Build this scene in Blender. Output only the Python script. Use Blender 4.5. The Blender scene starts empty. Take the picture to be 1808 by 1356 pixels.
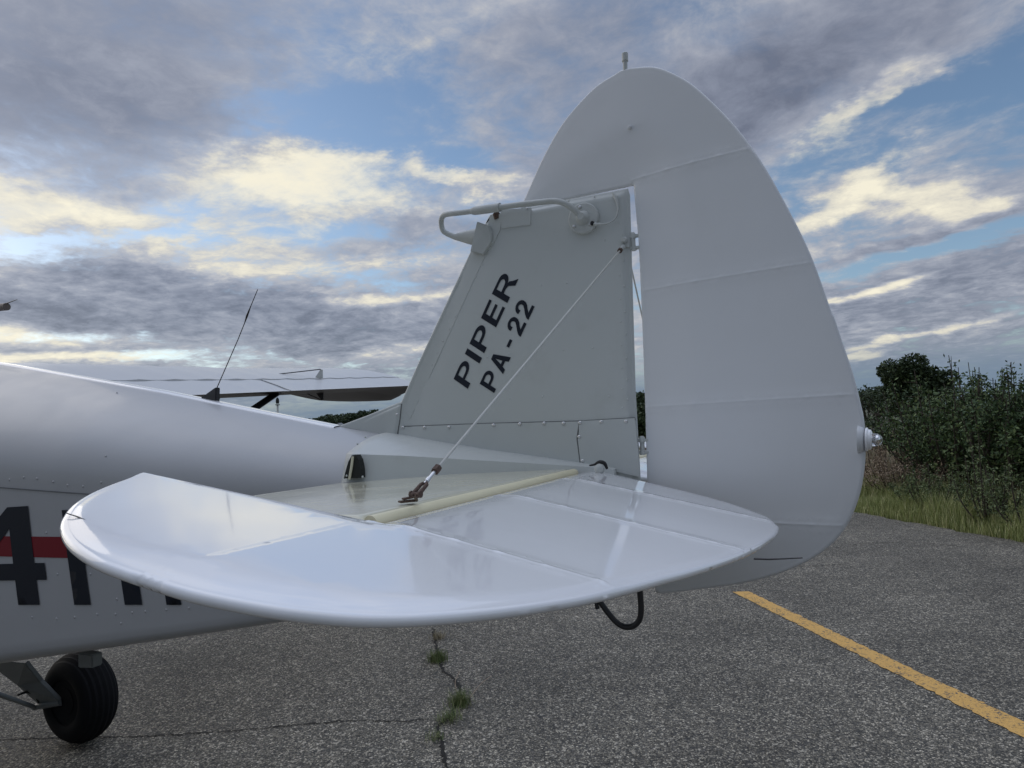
import bpy, bmesh, math, random
import numpy as np
from mathutils import Vector, Matrix, geometry
random.seed(7); rng = np.random.default_rng(7)
R_ = math.radians
scene = bpy.context.scene
col = scene.collection

# ------------------------------------------------------------------ camera
FPX, W0, H0 = 1200.0, 1808.0, 1356.0
YAW, PIT, ROL = R_(25), R_(3.43), R_(2.7)
CAM = np.array([0, -1.65, 1.71])
_L0 = np.array([-math.sin(YAW), math.cos(YAW), 0]); _R0 = np.array([math.cos(YAW), math.sin(YAW), 0])
_L = _L0*math.cos(PIT)+np.array([0, 0, 1.])*math.sin(PIT); _U0 = np.cross(_R0, _L)
_R = _R0*math.cos(ROL)-_U0*math.sin(ROL); _U = _U0*math.cos(ROL)+_R0*math.sin(ROL)
cam_d = bpy.data.cameras.new("camera"); cam = bpy.data.objects.new("camera", cam_d); col.objects.link(cam)
cam_d.sensor_fit = 'HORIZONTAL'; cam_d.sensor_width = 36; cam_d.lens = 36*FPX/W0
cam_d.clip_start = .02; cam_d.clip_end = 9000
cam.matrix_world = Matrix(((_R[0], _U[0], -_L[0], CAM[0]), (_R[1], _U[1], -_L[1], CAM[1]), (_R[2], _U[2], -_L[2], CAM[2]), (0, 0, 0, 1)))
scene.camera = cam
scene.view_settings.view_transform = 'Standard'; scene.view_settings.look = 'None'
scene.view_settings.exposure = 0; scene.view_settings.gamma = 1
scene.view_settings.use_curve_mapping = False

def ray(px, py): return _L*FPX+(px-W0/2)*_R-(py-H0/2)*_U
def hit(px, py, n, p):                       # where the sight line of a photo point meets a real plane
    d = ray(px, py); n = np.array(n, float)
    return CAM+n.dot(np.array(p, float)-CAM)/n.dot(d)*d
def onY(px, py, y=0.): return hit(px, py, (0, 1, 0), (0, y, 0))
def onZ(px, py, z=0.): return hit(px, py, (0, 0, 1), (0, 0, z))
def onX(px, py, x=0.): return hit(px, py, (1, 0, 0), (x, 0, 0))

# ------------------------------------------------------------------ node helper
class NT:
    def __init__(s, tree): s.t = tree; s.n = tree.nodes; s.l = tree.links
    def add(s, typ, **kw):
        nd = s.n.new(typ)
        for k, v in kw.items(): setattr(nd, k, v)
        return nd
    def put(s, sock, v):
        if isinstance(v, bpy.types.NodeSocket): s.l.new(v, sock)
        elif v is not None: sock.default_value = v
    def m(s, op, a, b=None, c=None, clamp=False):
        nd = s.add('ShaderNodeMath', operation=op, use_clamp=clamp)
        for i, v in enumerate((a, b, c)): s.put(nd.inputs[i], v) if v is not None else None
        return nd.outputs[0]
    def vm(s, op, a, b=None, sc=None):
        nd = s.add('ShaderNodeVectorMath', operation=op)
        s.put(nd.inputs[0], a); s.put(nd.inputs[1], b) if b is not None else None
        if sc is not None: s.put(nd.inputs['Scale'], sc)
        return nd.outputs['Value'] if op in ('LENGTH', 'DOT_PRODUCT', 'DISTANCE') else nd.outputs[0]
    def comb(s, x, y, z):
        nd = s.add('ShaderNodeCombineXYZ')
        for i, v in enumerate((x, y, z)): s.put(nd.inputs[i], v)
        return nd.outputs[0]
    def noise(s, vec, scale, detail=4, rough=.5, dist=0., dim='3D', color=False, lac=2.0):
        nd = s.add('ShaderNodeTexNoise', noise_dimensions=dim)
        s.put(nd.inputs['Vector'], vec)
        nd.inputs['Scale'].default_value = scale; nd.inputs['Detail'].default_value = detail
        nd.inputs['Roughness'].default_value = rough; nd.inputs['Distortion'].default_value = dist
        nd.inputs['Lacunarity'].default_value = lac
        return nd.outputs['Color' if color else 'Fac']
    def ss(s, v, a, b, lo=0., hi=1., kind='SMOOTHSTEP'):
        nd = s.add('ShaderNodeMapRange', interpolation_type=kind)
        s.put(nd.inputs[0], v); nd.inputs[1].default_value = a; nd.inputs[2].default_value = b
        nd.inputs[3].default_value = lo; nd.inputs[4].default_value = hi
        return nd.outputs[0]
    def ramp(s, v, stops):
        nd = s.add('ShaderNodeValToRGB'); s.put(nd.inputs[0], v); cr = nd.color_ramp
        while len(cr.elements) < len(stops): cr.elements.new(.5)
        for e, (p, c) in zip(cr.elements, stops): e.position = p; e.color = (*c, 1)
        return nd.outputs[0]
    def mix(s, f, a, b, mode='MIX'):
        nd = s.add('ShaderNodeMix', data_type='RGBA', blend_type=mode)
        s.put(nd.inputs[0], f); s.put(nd.inputs[6], (*a, 1) if isinstance(a, tuple) else a); s.put(nd.inputs[7], (*b, 1) if isinstance(b, tuple) else b)
        return nd.outputs[2]

# ------------------------------------------------------------------ world: evening sky with broken cloud
SUN_AZ, SUN_EL = -86.0, 22.0                 # degrees from +Y (negative towards the nose), elevation
world = bpy.data.worlds.new("World"); scene.world = world; world.use_nodes = True
w = NT(world.node_tree); w.n.clear()
gen = w.add('ShaderNodeTexCoord').outputs['Generated']
sep = w.add('ShaderNodeSeparateXYZ'); w.l.new(gen, sep.inputs[0]); dx, dy, dz = sep.outputs
az = w.m('MULTIPLY', w.m('ARCTAN2', dx, dy), 57.2958)
el = w.m('MULTIPLY', w.m('ARCSINE', dz), 57.2958)
# cloud-sheet coordinates: a flat layer seen in perspective, so cloud flattens towards the horizon
inv = w.m('DIVIDE', 1.0, w.m('ADD', w.m('MAXIMUM', dz, 0.0), .16))
sheet = w.comb(w.m('MULTIPLY', dx, inv), w.m('MULTIPLY', dy, inv), 0.0)
sheet = w.vm('ADD', sheet, w.vm('SCALE', w.vm('SUBTRACT', w.noise(sheet, 1.3, 4, .55, color=True), (.5, .5, .5)), sc=.30))
f_big = w.noise(sheet, 1.1, 5, .55)
f_mid = w.noise(sheet, 3.6, 9, .62, .25)
f_fine = w.noise(sheet, 12.0, 8, .64, .15)
wa = w.noise(w.comb(w.m('MULTIPLY', az, .06), w.m('MULTIPLY', el, .14), 3.1), 1.6, 7, .6, color=True)
wa = w.vm('SUBTRACT', wa, (.5, .5, .5))
P2 = w.vm('ADD', w.comb(az, el, 0.0), w.vm('MULTIPLY', wa, (24., 10., 0.)))
P3 = w.vm('ADD', w.comb(az, el, 0.0), w.vm('MULTIPLY', wa, (14., 2.2, 0.)))      # calmer warp for thin streaks
def azel(px, py):
    d = ray(px, py); d = d/np.linalg.norm(d)
    return math.degrees(math.atan2(d[0], d[1])), math.degrees(math.asin(d[2]))
def blobs(lst):
    acc = None
    for (px, py, rx, ry, rot, amp) in lst:
        a, e = azel(px, py)
        mp = w.add('ShaderNodeMapping', vector_type='TEXTURE'); w.l.new(P3 if ry < 24 else P2, mp.inputs[0])
        mp.inputs['Location'].default_value = (a, e, 0)
        mp.inputs['Rotation'].default_value = (0, 0, R_(rot+2.7))
        mp.inputs['Scale'].default_value = (rx/20.5, ry/20.5, 1e3)
        g = w.ss(w.vm('LENGTH', mp.outputs[0]), 1.35, .15, 0., amp)
        acc = g if acc is None else w.m('ADD', acc, g)
    return acc
DARK = blobs([(120, 60, 420, 130, 0, .8), (200, 215, 420, 90, 0, .6), (1020, 110, 210, 150, 20, .65), (1420, 110, 480, 110, 16, 1.0),
              (1250, 230, 240, 90, 20, .6), (470, 565, 480, 62, -2, 1.15), (90, 530, 200, 45, 0, .7), (250, 690, 400, 28, 0, .7),
              (1650, 510, 330, 52, 4, .8), (1680, 600, 300, 60, 3, .5), (730, 420, 150, 34, 8, .55), (120, 400, 90, 20, 0, .2),
              (1600, 425, 170, 9, 6, .7), (140, 625, 150, 20, 0, .8), (820, 640, 300, 34, 0, .6), (1760, 330, 140, 80, 10, .35)])
BRI = blobs([(560, 345, 240, 62, 0, 1.05), (480, 300, 200, 30, -4, .35), (40, 350, 170, 52, -4, .8), (860, 305, 130, 24, -3, .75), (350, 440, 150, 42, 0, .6),
             (1510, 345, 120, 40, 8, .85), (1680, 350, 100, 40, 4, .8), (1430, 400, 80, 18, 4, .7), (1560, 190, 90, 32, 30, .65),
             (620, 470, 300, 16, 0, .45), (720, 525, 150, 12, 0, .8), (1540, 515, 90, 8, 5, 1.1), (1620, 590, 120, 6, 6, .9), (1520, 625, 60, 6, 4, 1.0),
             (70, 595, 170, 20, -6, .9), (230, 632, 90, 10, 0, .9), (780, 610, 200, 14, 0, .6), (30, 635, 120, 9, 0, 1.0), (700, 60, 200, 60, 10, .25)])
GAP = blobs([(600, 190, 280, 60, 0, .8), (740, 265, 260, 30, -3, .8), (640, 90, 220, 40, 0, .35), (180, 420, 160, 26, 8, .7), (560, 415, 130, 22, -5, .7),
             (1500, 255, 200, 40, 14, .6), (1720, 160, 130, 60, 20, .7), (1640, 440, 220, 16, 3, .9), (80, 590, 190, 20, -5, .9), (240, 630, 90, 10, 0, .8),
             (300, 370, 90, 18, 0, .5)])
hi_ = w.ss(el, 11, 20)                          # upper deck: smoother, more veil-like cloud
cover = w.m('ADD', w.m('MULTIPLY', w.m('SUBTRACT', f_mid, .5), 2.0), w.m('MULTIPLY', w.m('SUBTRACT', f_big, .5), 1.2))
cover = w.m('ADD', cover, w.m('MULTIPLY', w.m('SUBTRACT', f_fine, .5), 1.15))
cover = w.m('ADD', w.m('ADD', cover, .30), w.m('SUBTRACT', w.m('ADD', w.m('MULTIPLY', DARK, .55), w.m('MULTIPLY', BRI, .35)), w.m('MULTIPLY', GAP, .72)))
dens = w.m('ADD', w.m('MULTIPLY', w.ss(cover, -.18, .55), w.m('SUBTRACT', 1., w.m('MULTIPLY', hi_, .75))), w.m('MULTIPLY', w.ss(cover, -.45, 1.0), w.m('MULTIPLY', hi_, .75)))
lum = w.m('ADD', w.m('MULTIPLY', w.m('SUBTRACT', f_mid, .5), .9), w.m('MULTIPLY', w.m('SUBTRACT', f_fine, .5), .85))
lum = w.m('MULTIPLY', lum, w.m('SUBTRACT', 1., w.m('MULTIPLY', hi_, .35)))
lum = w.m('ADD', lum, w.m('SUBTRACT', w.m('MULTIPLY', BRI, .56), w.m('MULTIPLY', DARK, .185)))
lum = w.m('ADD', lum, .385)
lum = w.m('ADD', lum, w.m('MULTIPLY', w.m('SUBTRACT', 1.0, dens), .16))
ccol = w.ramp(lum, [(0., (.155, .172, .23)), (.18, (.235, .258, .33)), (.38, (.345, .368, .44)), (.56, (.50, .505, .535)), (.74, (.78, .735, .62)), (.95, (.97, .905, .72))])
# extra sky strength added overhead for top faces, cut behind the camera for side faces
up = w.m('MULTIPLY', w.ss(el, 30, 66, 1., 4.0), w.ss(dy, -.7, .3, .60, 1.))
ccol = w.mix(w.ss(el, 28, 66, 0., .75), ccol, (.40, .395, .40))
# clear sky: Nishita air
sky = w.add('ShaderNodeTexSky', sky_type='NISHITA'); sky.sun_disc = False
sky.sun_elevation = R_(SUN_EL); sky.sun_rotation = R_(SUN_AZ); sky.air_density = 1.0; sky.dust_density = .6; sky.ozone_density = 2.0
bg_sky = w.add('ShaderNodeBackground'); w.l.new(sky.outputs[0], bg_sky.inputs[0]); w.l.new(w.m('MULTIPLY', up, .125), bg_sky.inputs[1])
bg_cl = w.add('ShaderNodeBackground'); w.l.new(ccol, bg_cl.inputs[0]); w.l.new(up, bg_cl.inputs[1])
# far air just over the horizon
hz = w.ss(el, 6.0, 1.5)
bg_hz = w.add('ShaderNodeBackground'); bg_hz.inputs[0].default_value = (.165, .235, .325, 1); bg_hz.inputs[1].default_value = 1.0
mx = w.add('ShaderNodeMixShader'); w.l.new(w.m('MULTIPLY', dens, .93), mx.inputs[0]); w.l.new(bg_sky.outputs[0], mx.inputs[1]); w.l.new(bg_cl.outputs[0], mx.inputs[2])
mx2 = w.add('ShaderNodeMixShader'); w.l.new(w.m('MULTIPLY', hz, w.ss(az, -58, -40, .45, .92)), mx2.inputs[0]); w.l.new(mx.outputs[0], mx2.inputs[1]); w.l.new(bg_hz.outputs[0], mx2.inputs[2])
wo = w.add('ShaderNodeOutputWorld'); w.l.new(mx2.outputs[0], wo.inputs[0])

sun_d = bpy.data.lights.new("sun", 'SUN'); sun = bpy.data.objects.new("sun", sun_d); col.objects.link(sun)
sun_d.energy = .5; sun_d.angle = R_(50); sun_d.color = (1, .90, .76)
sd = Vector((math.sin(R_(SUN_AZ))*math.cos(R_(SUN_EL)), math.cos(R_(SUN_AZ))*math.cos(R_(SUN_EL)), math.sin(R_(SUN_EL))))
sun.rotation_euler = sd.to_track_quat('Z', 'Y').to_euler()

# ------------------------------------------------------------------ materials
MATS = {}
def mat(name, base, rough=.5, metal=0., coat=0., noise_amt=0., nscale=20., bump=0., bscale=60., spec=.5, fn=None):
    m_ = bpy.data.materials.new(name); m_.use_nodes = True
    n = NT(m_.node_tree); b = n.n['Principled BSDF']
    b.inputs['Base Color'].default_value = (*base, 1); b.inputs['Roughness'].default_value = rough
    b.inputs['Metallic'].default_value = metal; b.inputs['Coat Weight'].default_value = coat; b.inputs['Coat Roughness'].default_value = .06
    b.inputs['Specular IOR Level'].default_value = spec
    oc = n.add('ShaderNodeTexCoord').outputs['Object']
    if noise_amt:
        f = n.noise(oc, nscale, 6, .6)
        c = n.mix(f, tuple(x*(1-noise_amt) for x in base), tuple(min(1, x*(1+noise_amt)) for x in base))
        n.put(b.inputs['Base Color'], c)
    if bump:
        bp = n.add('ShaderNodeBump'); bp.inputs['Strength'].default_value = 1; bp.inputs['Distance'].default_value = bump
        n.put(bp.inputs['Height'], n.noise(oc, bscale, 3, .5)); n.l.new(bp.outputs[0], b.inputs['Normal'])
    if fn: fn(n, b, oc)
    MATS[name] = m_; return m_

def paint_fn(wav, wscale, orange, dirt=.0, rlo=.10, rhi=.2):
    def f(n, b, oc):
        h = n.m('ADD', n.m('MULTIPLY', n.noise(oc, wscale, 2, .5), wav), n.m('MULTIPLY', n.noise(oc, 420., 2, .6), orange))
        h = n.m('ADD', h, n.m('MULTIPLY', n.noise(oc, 45., 3, .5), wav*.06))
        bp = n.add('ShaderNodeBump'); bp.inputs['Distance'].default_value = 1.0; bp.inputs['Strength'].default_value = 1
        n.put(bp.inputs['Height'], h); n.l.new(bp.outputs[0], b.inputs['Normal'])
        n.put(b.inputs['Roughness'], n.ss(n.noise(oc, 7., 6, .65), .3, .75, rlo, rhi))
        if dirt:
            base = tuple(b.inputs['Base Color'].default_value)[:3]
            d = n.ss(n.noise(oc, 5.5, 8, .7), .52, .8)
            n.put(b.inputs['Base Color'], n.mix(n.m('MULTIPLY', d, dirt), base, tuple(x*.72*y for x, y in zip(base, (1, .97, .9)))))
    return f
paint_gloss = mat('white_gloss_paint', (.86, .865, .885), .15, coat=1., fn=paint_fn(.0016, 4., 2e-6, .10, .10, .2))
paint_wing = mat('white_wing_paint', (.62, .62, .62), .34, spec=.45)
paint_rud = mat('white_fabric_paint', (.69, .705, .72), .3, coat=.12, fn=paint_fn(.002, 6., 1e-5, .15, .28, .42))
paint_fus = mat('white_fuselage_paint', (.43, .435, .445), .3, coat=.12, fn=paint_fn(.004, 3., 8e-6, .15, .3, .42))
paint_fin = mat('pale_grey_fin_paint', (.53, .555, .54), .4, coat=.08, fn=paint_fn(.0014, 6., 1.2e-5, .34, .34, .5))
paint_stab = mat('cream_gloss_paint', (.62, .60, .465), .2, coat=.4, fn=paint_fn(.0022, 6., 6e-6, .25, .12, .24))
paint_tube = mat('yellowed_cream_paint', (.78, .72, .50), .35, noise_amt=.08, nscale=18)
paint_part = mat('pale_part_paint', (.50, .52, .50), .42, noise_amt=.12, nscale=40, bump=.0006, bscale=120)
ink = mat('navy_black_lettering', (.008, .012, .022), .45, spec=.3)
red = mat('dark_red_stripe', (.20, .010, .020), .4, spec=.3)
black = mat('black_rubber', (.012, .012, .013), .6, noise_amt=.3)
blackm = mat('black_painted_metal', (.018, .018, .022), .35, coat=.2)
dark = mat('dark_interior', (.02, .022, .02), .9)
steel = mat('bright_screw_steel', (.62, .62, .62), .28, metal=1., noise_amt=.15, nscale=200)
cable = mat('painted_cable', (.50, .50, .46), .4, noise_amt=.1, nscale=60)
rust = mat('corroded_fitting', (.10, .065, .05), .65, metal=.4, noise_amt=.6, nscale=140, bump=.002, bscale=260)
glass = mat('clear_lens', (.95, .95, .95), .05); glass.node_tree.nodes['Principled BSDF'].inputs['Transmission Weight'].default_value = 1
chrome = mat('chrome_lamp', (.8, .8, .8), .08, metal=1.)
leg_paint = mat('gear_leg_paint', (.17, .18, .18), .45, noise_amt=.25, nscale=22)
underside = mat('wing_underside_paint', (.62, .64, .66), .35, noise_amt=.05)

# ------------------------------------------------------------------ object helpers
def link(name, me, m=None, parent=None):
    o = bpy.data.objects.new(name, me); col.objects.link(o)
    if m is not None and me is not None and not me.materials: me.materials.append(m)
    if parent is not None: o.parent = parent
    return o
def tag(o, label=None, cat=None, group=None, kind=None):
    for k, v in (('label', label), ('category', cat), ('group', group), ('kind', kind)):
        if v: o[k] = v
    return o
def mesh_np(name, V, Fc, smooth=True):
    me = bpy.data.meshes.new(name); V = np.asarray(V, np.float32)
    if isinstance(Fc, np.ndarray):
        k = Fc.shape[1]
        me.vertices.add(len(V)); me.vertices.foreach_set('co', V.ravel())
        me.loops.add(Fc.size); me.loops.foreach_set('vertex_index', Fc.ravel().astype(np.int32))
        me.polygons.add(len(Fc)); me.polygons.foreach_set('loop_start', np.arange(0, Fc.size, k, dtype=np.int32))
        me.polygons.foreach_set('loop_total', np.full(len(Fc), k, np.int32))
    else: me.from_pydata([tuple(map(float, v)) for v in V], [], Fc)
    me.update(calc_edges=True)
    if smooth: me.polygons.foreach_set('use_smooth', np.ones(len(me.polygons), bool))
    me.validate(); return me
def bm_mesh(name, bm, smooth=False):
    bmesh.ops.recalc_face_normals(bm, faces=bm.faces)
    me = bpy.data.meshes.new(name); bm.to_mesh(me); bm.free()
    if smooth: me.polygons.foreach_set('use_smooth', np.ones(len(me.polygons), bool))
    return me
def sharpen(me, ang=35):
    try: me.set_sharp_from_angle(angle=R_(ang))
    except Exception: pass
def catmull(pts, n=8, closed=False):
    P = [np.array(p, float) for p in pts]; out = []
    N = len(P); rngi = range(N if closed else N-1)
    for i in rngi:
        p0 = P[(i-1) % N] if (closed or i > 0) else 2*P[0]-P[1]
        p1, p2 = P[i], P[(i+1) % N]
        p3 = P[(i+2) % N] if (closed or i+2 < N) else 2*P[-1]-P[-2]
        for k in range(n):
            t = k/n
            out.append(.5*((2*p1)+(-p0+p2)*t+(2*p0-5*p1+4*p2-p3)*t*t+(-p0+3*p1-3*p2+p3)*t**3))
    if not closed: out.append(P[-1])
    return out
def tube(name, pts, r, m, parent=None, seg=12, smooth_path=0, caps=True, flat=None):
    if smooth_path:
        rr = r if np.ndim(r) else [r]*len(pts)
        q = catmull([np.append(p, a) for p, a in zip(np.array(pts, float), rr)], smooth_path); pts = [x[:3] for x in q]; r = [x[3] for x in q]
    pts = [Vector(p) for p in pts]; rr = r if np.ndim(r) else [r]*len(pts)
    V = []; Fc = []; up = None
    for i, p in enumerate(pts):
        t = (pts[min(i+1, len(pts)-1)]-pts[max(i-1, 0)]).normalized()
        if up is None: up = t.orthogonal().normalized()
        up = (up-t*up.dot(t)).normalized(); sd_ = t.cross(up)
        for k in range(seg):
            a = 2*math.pi*k/seg; V.append(p+(up*math.cos(a)+sd_*math.sin(a))*rr[i])
    for i in range(len(pts)-1):
        for k in range(seg): Fc.append((i*seg+k, i*seg+(k+1) % seg, (i+1)*seg+(k+1) % seg, (i+1)*seg+k))
    if caps: Fc.append(tuple(range(seg))[::-1]); Fc.append(tuple((len(pts)-1)*seg+k for k in range(seg)))
    me = mesh_np(name, V, Fc); sharpen(me, 50)
    return link(name, me, m, parent)
def bm_lathe(prof, axis=(0, 0, 1), org=(0, 0, 0), seg=24):
    """prof: list of (radius, height) along axis"""
    ax = Vector(axis).normalized(); a = ax.orthogonal().normalized(); b = ax.cross(a); V = []; Fc = []
    for (r, h) in prof:
        for k in range(seg):
            t = 2*math.pi*k/seg; V.append(Vector(org)+ax*h+(a*math.cos(t)+b*math.sin(t))*max(r, 1e-5))
    for i in range(len(prof)-1):
        for k in range(seg): Fc.append((i*seg+k, i*seg+(k+1) % seg, (i+1)*seg+(k+1) % seg, (i+1)*seg+k))
    Fc.append(tuple(range(seg))[::-1]); Fc.append(tuple((len(prof)-1)*seg+k for k in range(seg)))
    return V, Fc
def lathe(name, prof, m, parent=None, axis=(0, 0, 1), org=(0, 0, 0), seg=24, ang=40):
    V, Fc = bm_lathe(prof, axis, org, seg); me = mesh_np(name, V, Fc); sharpen(me, ang)
    return link(name, me, m, parent)
def prism(name, poly, d, m, parent=None, bevel=0.):
    """poly: 3D loop, extruded by vector d"""
    bm = bmesh.new(); a = [bm.verts.new(tuple(p)) for p in poly]; b = [bm.verts.new(tuple(np.array(p)+np.array(d))) for p in poly]
    bm.faces.new(a); bm.faces.new(b[::-1]); n = len(a)
    for i in range(n): bm.faces.new((a[i], a[(i+1) % n], b[(i+1) % n], b[i]))
    bmesh.ops.recalc_face_normals(bm, faces=bm.faces)
    if bevel: bmesh.ops.bevel(bm, geom=bm.edges[:], offset=bevel, segments=2, affect='EDGES')
    return link(name, bm_mesh(name, bm), m, parent)
def inside(P, poly):
    x, y = P[:, 0], P[:, 1]; c = np.zeros(len(P), bool); q = np.asarray(poly)
    j = len(q)-1
    for i in range(len(q)):
        cond = ((q[i, 1] > y) != (q[j, 1] > y))
        with np.errstate(divide='ignore', invalid='ignore'):
            xi = (q[j, 0]-q[i, 0])*(y-q[i, 1])/(q[j, 1]-q[i, 1])+q[i, 0]
        c ^= cond & (x < xi); j = i
    return c
def dist_poly(P, poly):
    q = np.asarray(poly); best = np.full(len(P), 1e9)
    for i in range(len(q)):
        a, b = q[i], q[(i+1) % len(q)]; ab = b-a; L2 = ab.dot(ab)
        if L2 < 1e-14: continue
        t = np.clip(((P-a)@ab)/L2, 0, 1); best = np.minimum(best, np.hypot(*(P-(a+t[:, None]*ab)).T))
    return best
def cdt(loops, extra):
    """triangulate the region inside loops[0] minus loops[1:], with extra points"""
    pts = []; edges = []
    for lp in loops:
        k = len(pts); pts += [tuple(p) for p in lp]; edges += [(k+i, k+(i+1) % len(lp)) for i in range(len(lp))]
    pts += [tuple(p) for p in extra]
    v, e, f, *_ = geometry.delaunay_2d_cdt([Vector(p) for p in pts], edges, [], 0, 1e-6)
    v = np.array([tuple(p) for p in v]); f = np.array([t for t in f if len(t) == 3])
    c = v[f].mean(1); ok = inside(c, loops[0])
    for lp in loops[1:]: ok &= ~inside(c, lp)
    return v, f[ok]
def resample(poly, step):
    q = np.asarray(poly, float); out = []
    for i in range(len(q)):
        a, b = q[i], q[(i+1) % len(q)]; n = max(1, int(np.hypot(*(b-a))/step+.5))
        for k in range(n): out.append(a+(b-a)*k/n)
    return np.array(out)

def panel(name, outline, M, half, m, parent, edge_r=.006, ribs=(), step=.03, creases=(), bstep=.008):
    """A thin closed surface: outline in (u,v), half(P,d) half-thickness, M maps (u,v,w) to the world.
    ribs: (a, b) segments in (u,v) that get a raised tape and stitch lumps on both faces."""
    ol = resample(outline, bstep)
    ext = []
    seg = ol[(np.arange(len(ol))+1) % len(ol)]-ol[np.arange(len(ol))-1]
    nrm = np.stack([-seg[:, 1], seg[:, 0]], 1); nrm /= np.linalg.norm(nrm, axis=1)[:, None]
    area = .5*np.sum(ol[:, 0]*np.roll(ol[:, 1], -1)-np.roll(ol[:, 0], -1)*ol[:, 1])
    if area < 0: nrm = -nrm
    for dd in (.0006, .0022, .0045, .0075, .0105, .014, .019, .026, .034, .045):
        if dd <= .0105 and dd > edge_r*1.15 and dd < edge_r: continue
        q = ol+nrm*dd; ok = inside(q, ol) & (dist_poly(q, ol) > dd*.93); ext.append(q[ok])
    u0, v0 = ol.min(0); u1, v1 = ol.max(0)
    g = np.array([(u+((j % 2)*.5)*step, v) for j, v in enumerate(np.arange(v0, v1, step)) for u in np.arange(u0, u1, step)])
    g = g[inside(g, ol)]; g = g[dist_poly(g, ol) > .05]
    for a, b in ribs:
        a, b = np.array(a, float), np.array(b, float)
        L = np.hypot(*(b-a)); t = (b-a)/L; nn = np.array([-t[1], t[0]])
        if len(g):
            rel = g-a; s = rel@t; q = rel@nn; g = g[~((np.abs(q) < .032) & (s > -.01) & (s < L+.01))]
        for off in (-.030, -.0165, -.0145, -.0125, -.007, -.0035, -.0015, 0, .0015, .0035, .007, .0125, .0145, .0165, .030):
            pp = a+t*np.arange(0, L, .007 if abs(off) < .01 else .02)[:, None]+nn*off
            pp = pp[inside(pp, ol)]
            if len(pp): ext.append(pp[dist_poly(pp, ol) > .004])
    for a, b in creases:
        a, b = np.array(a, float), np.array(b, float); L = np.hypot(*(b-a)); t = (b-a)/L; nn = np.array([-t[1], t[0]])
        for off in (-.012, -.004, 0, .004, .012):
            pp = a+t*np.arange(0, L, .012)[:, None]+nn*off; pp = pp[inside(pp, ol)]
            if len(pp): ext.append(pp[dist_poly(pp, ol) > .003])
    ext.append(g); ext = np.concatenate(ext)
    key = np.round(ext/.0012).astype(int); _, idx = np.unique(key, axis=0, return_index=True); ext = ext[idx]
    v, f = cdt([ol], ext)
    d = dist_poly(v, ol); d[d < 1e-5] = 0
    x = np.clip(d/edge_r, 0, 1); prof = edge_r*np.sqrt(np.clip(1-(1-x)**2, 0, 1))
    k = np.clip((d-edge_r)/.012, 0, 1); k = k*k*(3-2*k)
    wv = prof*(1-k)+half(v, d)*k
    for ri, (a, b) in enumerate(ribs):
        a, b = np.array(a, float), np.array(b, float); L = np.hypot(*(b-a)); t = (b-a)/L; nn = np.array([-t[1], t[0]])
        rel = v-a; s = rel@t; q = np.abs(rel@nn); on = (s > -.005) & (s < L+.005)
        fade = np.clip(d/.012, 0, 1)*on
        h = .0003*(q < .0148)+.0007*np.exp(-(q/.0024)**2)
        ph = (s+.013*ri) % .062-.031
        h += .0009*np.exp(-(ph/.006)**2-(q/.005)**2)+.00025*np.sin(s*90+ri)*np.exp(-(q/.012)**2)
        sag = .0006*np.exp(-(q/.03)**2)
        wv += (h+sag)*fade
    top = np.array([M(u_, v_, w_) for (u_, v_), w_ in zip(v, wv)])
    bnd = d == 0
    idx2 = np.arange(len(v))+len(v)
    bot = np.array([M(u_, v_, -w_) for (u_, v_), w_ in zip(v, wv)])
    idx2[bnd] = np.arange(len(v))[bnd]
    Fc = np.concatenate([f, idx2[f][:, ::-1]])
    me = mesh_np(name, np.concatenate([top, bot]), Fc)
    bm = bmesh.new(); bm.from_mesh(me)
    bmesh.ops.delete(bm, geom=[q for q in bm.verts if not q.link_faces], context='VERTS')
    bmesh.ops.recalc_face_normals(bm, faces=bm.faces); bm.to_mesh(me); bm.free()
    return link(name, me, m, parent)

# ------------------------------------------------------------------ glyphs (bold grotesque capitals, unit height)
def arc(cx, cy, rx, ry, a0, a1, n=12): return [(cx+rx*math.cos(R_(a0+(a1-a0)*k/n)), cy+ry*math.sin(R_(a0+(a1-a0)*k/n))) for k in range(n+1)]
def g_P(s=.2, wd=.74):
    ym = .40
    return [[(0, 0), (s, 0), (s, ym-.02), *arc(wd-.31, (ym-.02+1)/2, .31, (1-ym+.02)/2, -90, 90, 14), (0, 1)],
            [(s, ym+.13), (s, .85), *arc(wd-.33, (ym+.98)/2, .16, .5*(.85-ym-.13), 90, -90, 10)]], wd
def g_R(s=.2, wd=.80):
    ym = .42
    return [[(0, 0), (s, 0), (s, ym-.02), (.36, ym-.02), (.48, ym-.08), (.60, 0), (wd+.03, 0), (.68, .25), (.62, .39), (.56, .44),
             *arc(wd-.30, .71, .27, .275, -62, 90, 12)[0:], (0, 1)],
            [(s, ym+.14), (s, .86), *arc(wd-.36, .71, .15, .145, 90, -90, 10)]], wd
def g_I(s=.2): return [[(0, 0), (s, 0), (s, 1), (0, 1)]], s
def g_E(s=.2, wd=.68): return [[(0, 0), (wd, 0), (wd, .16), (s, .16), (s, .43), (wd-.05, .43), (wd-.05, .58), (s, .58), (s, .84), (wd-.02, .84), (wd-.02, 1), (0, 1)]], wd
def g_A(wd=.80): return [[(0, 0), (.21, 0), (.27, .2), (wd-.27, .2), (wd-.21, 0), (wd, 0), (wd/2+.12, 1), (wd/2-.12, 1)], [(.32, .36), (wd-.32, .36), (wd/2, .78)]], wd
def g_dash(): return [[(0, .33), (.34, .33), (.34, .50), (0, .50)]], .34
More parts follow.
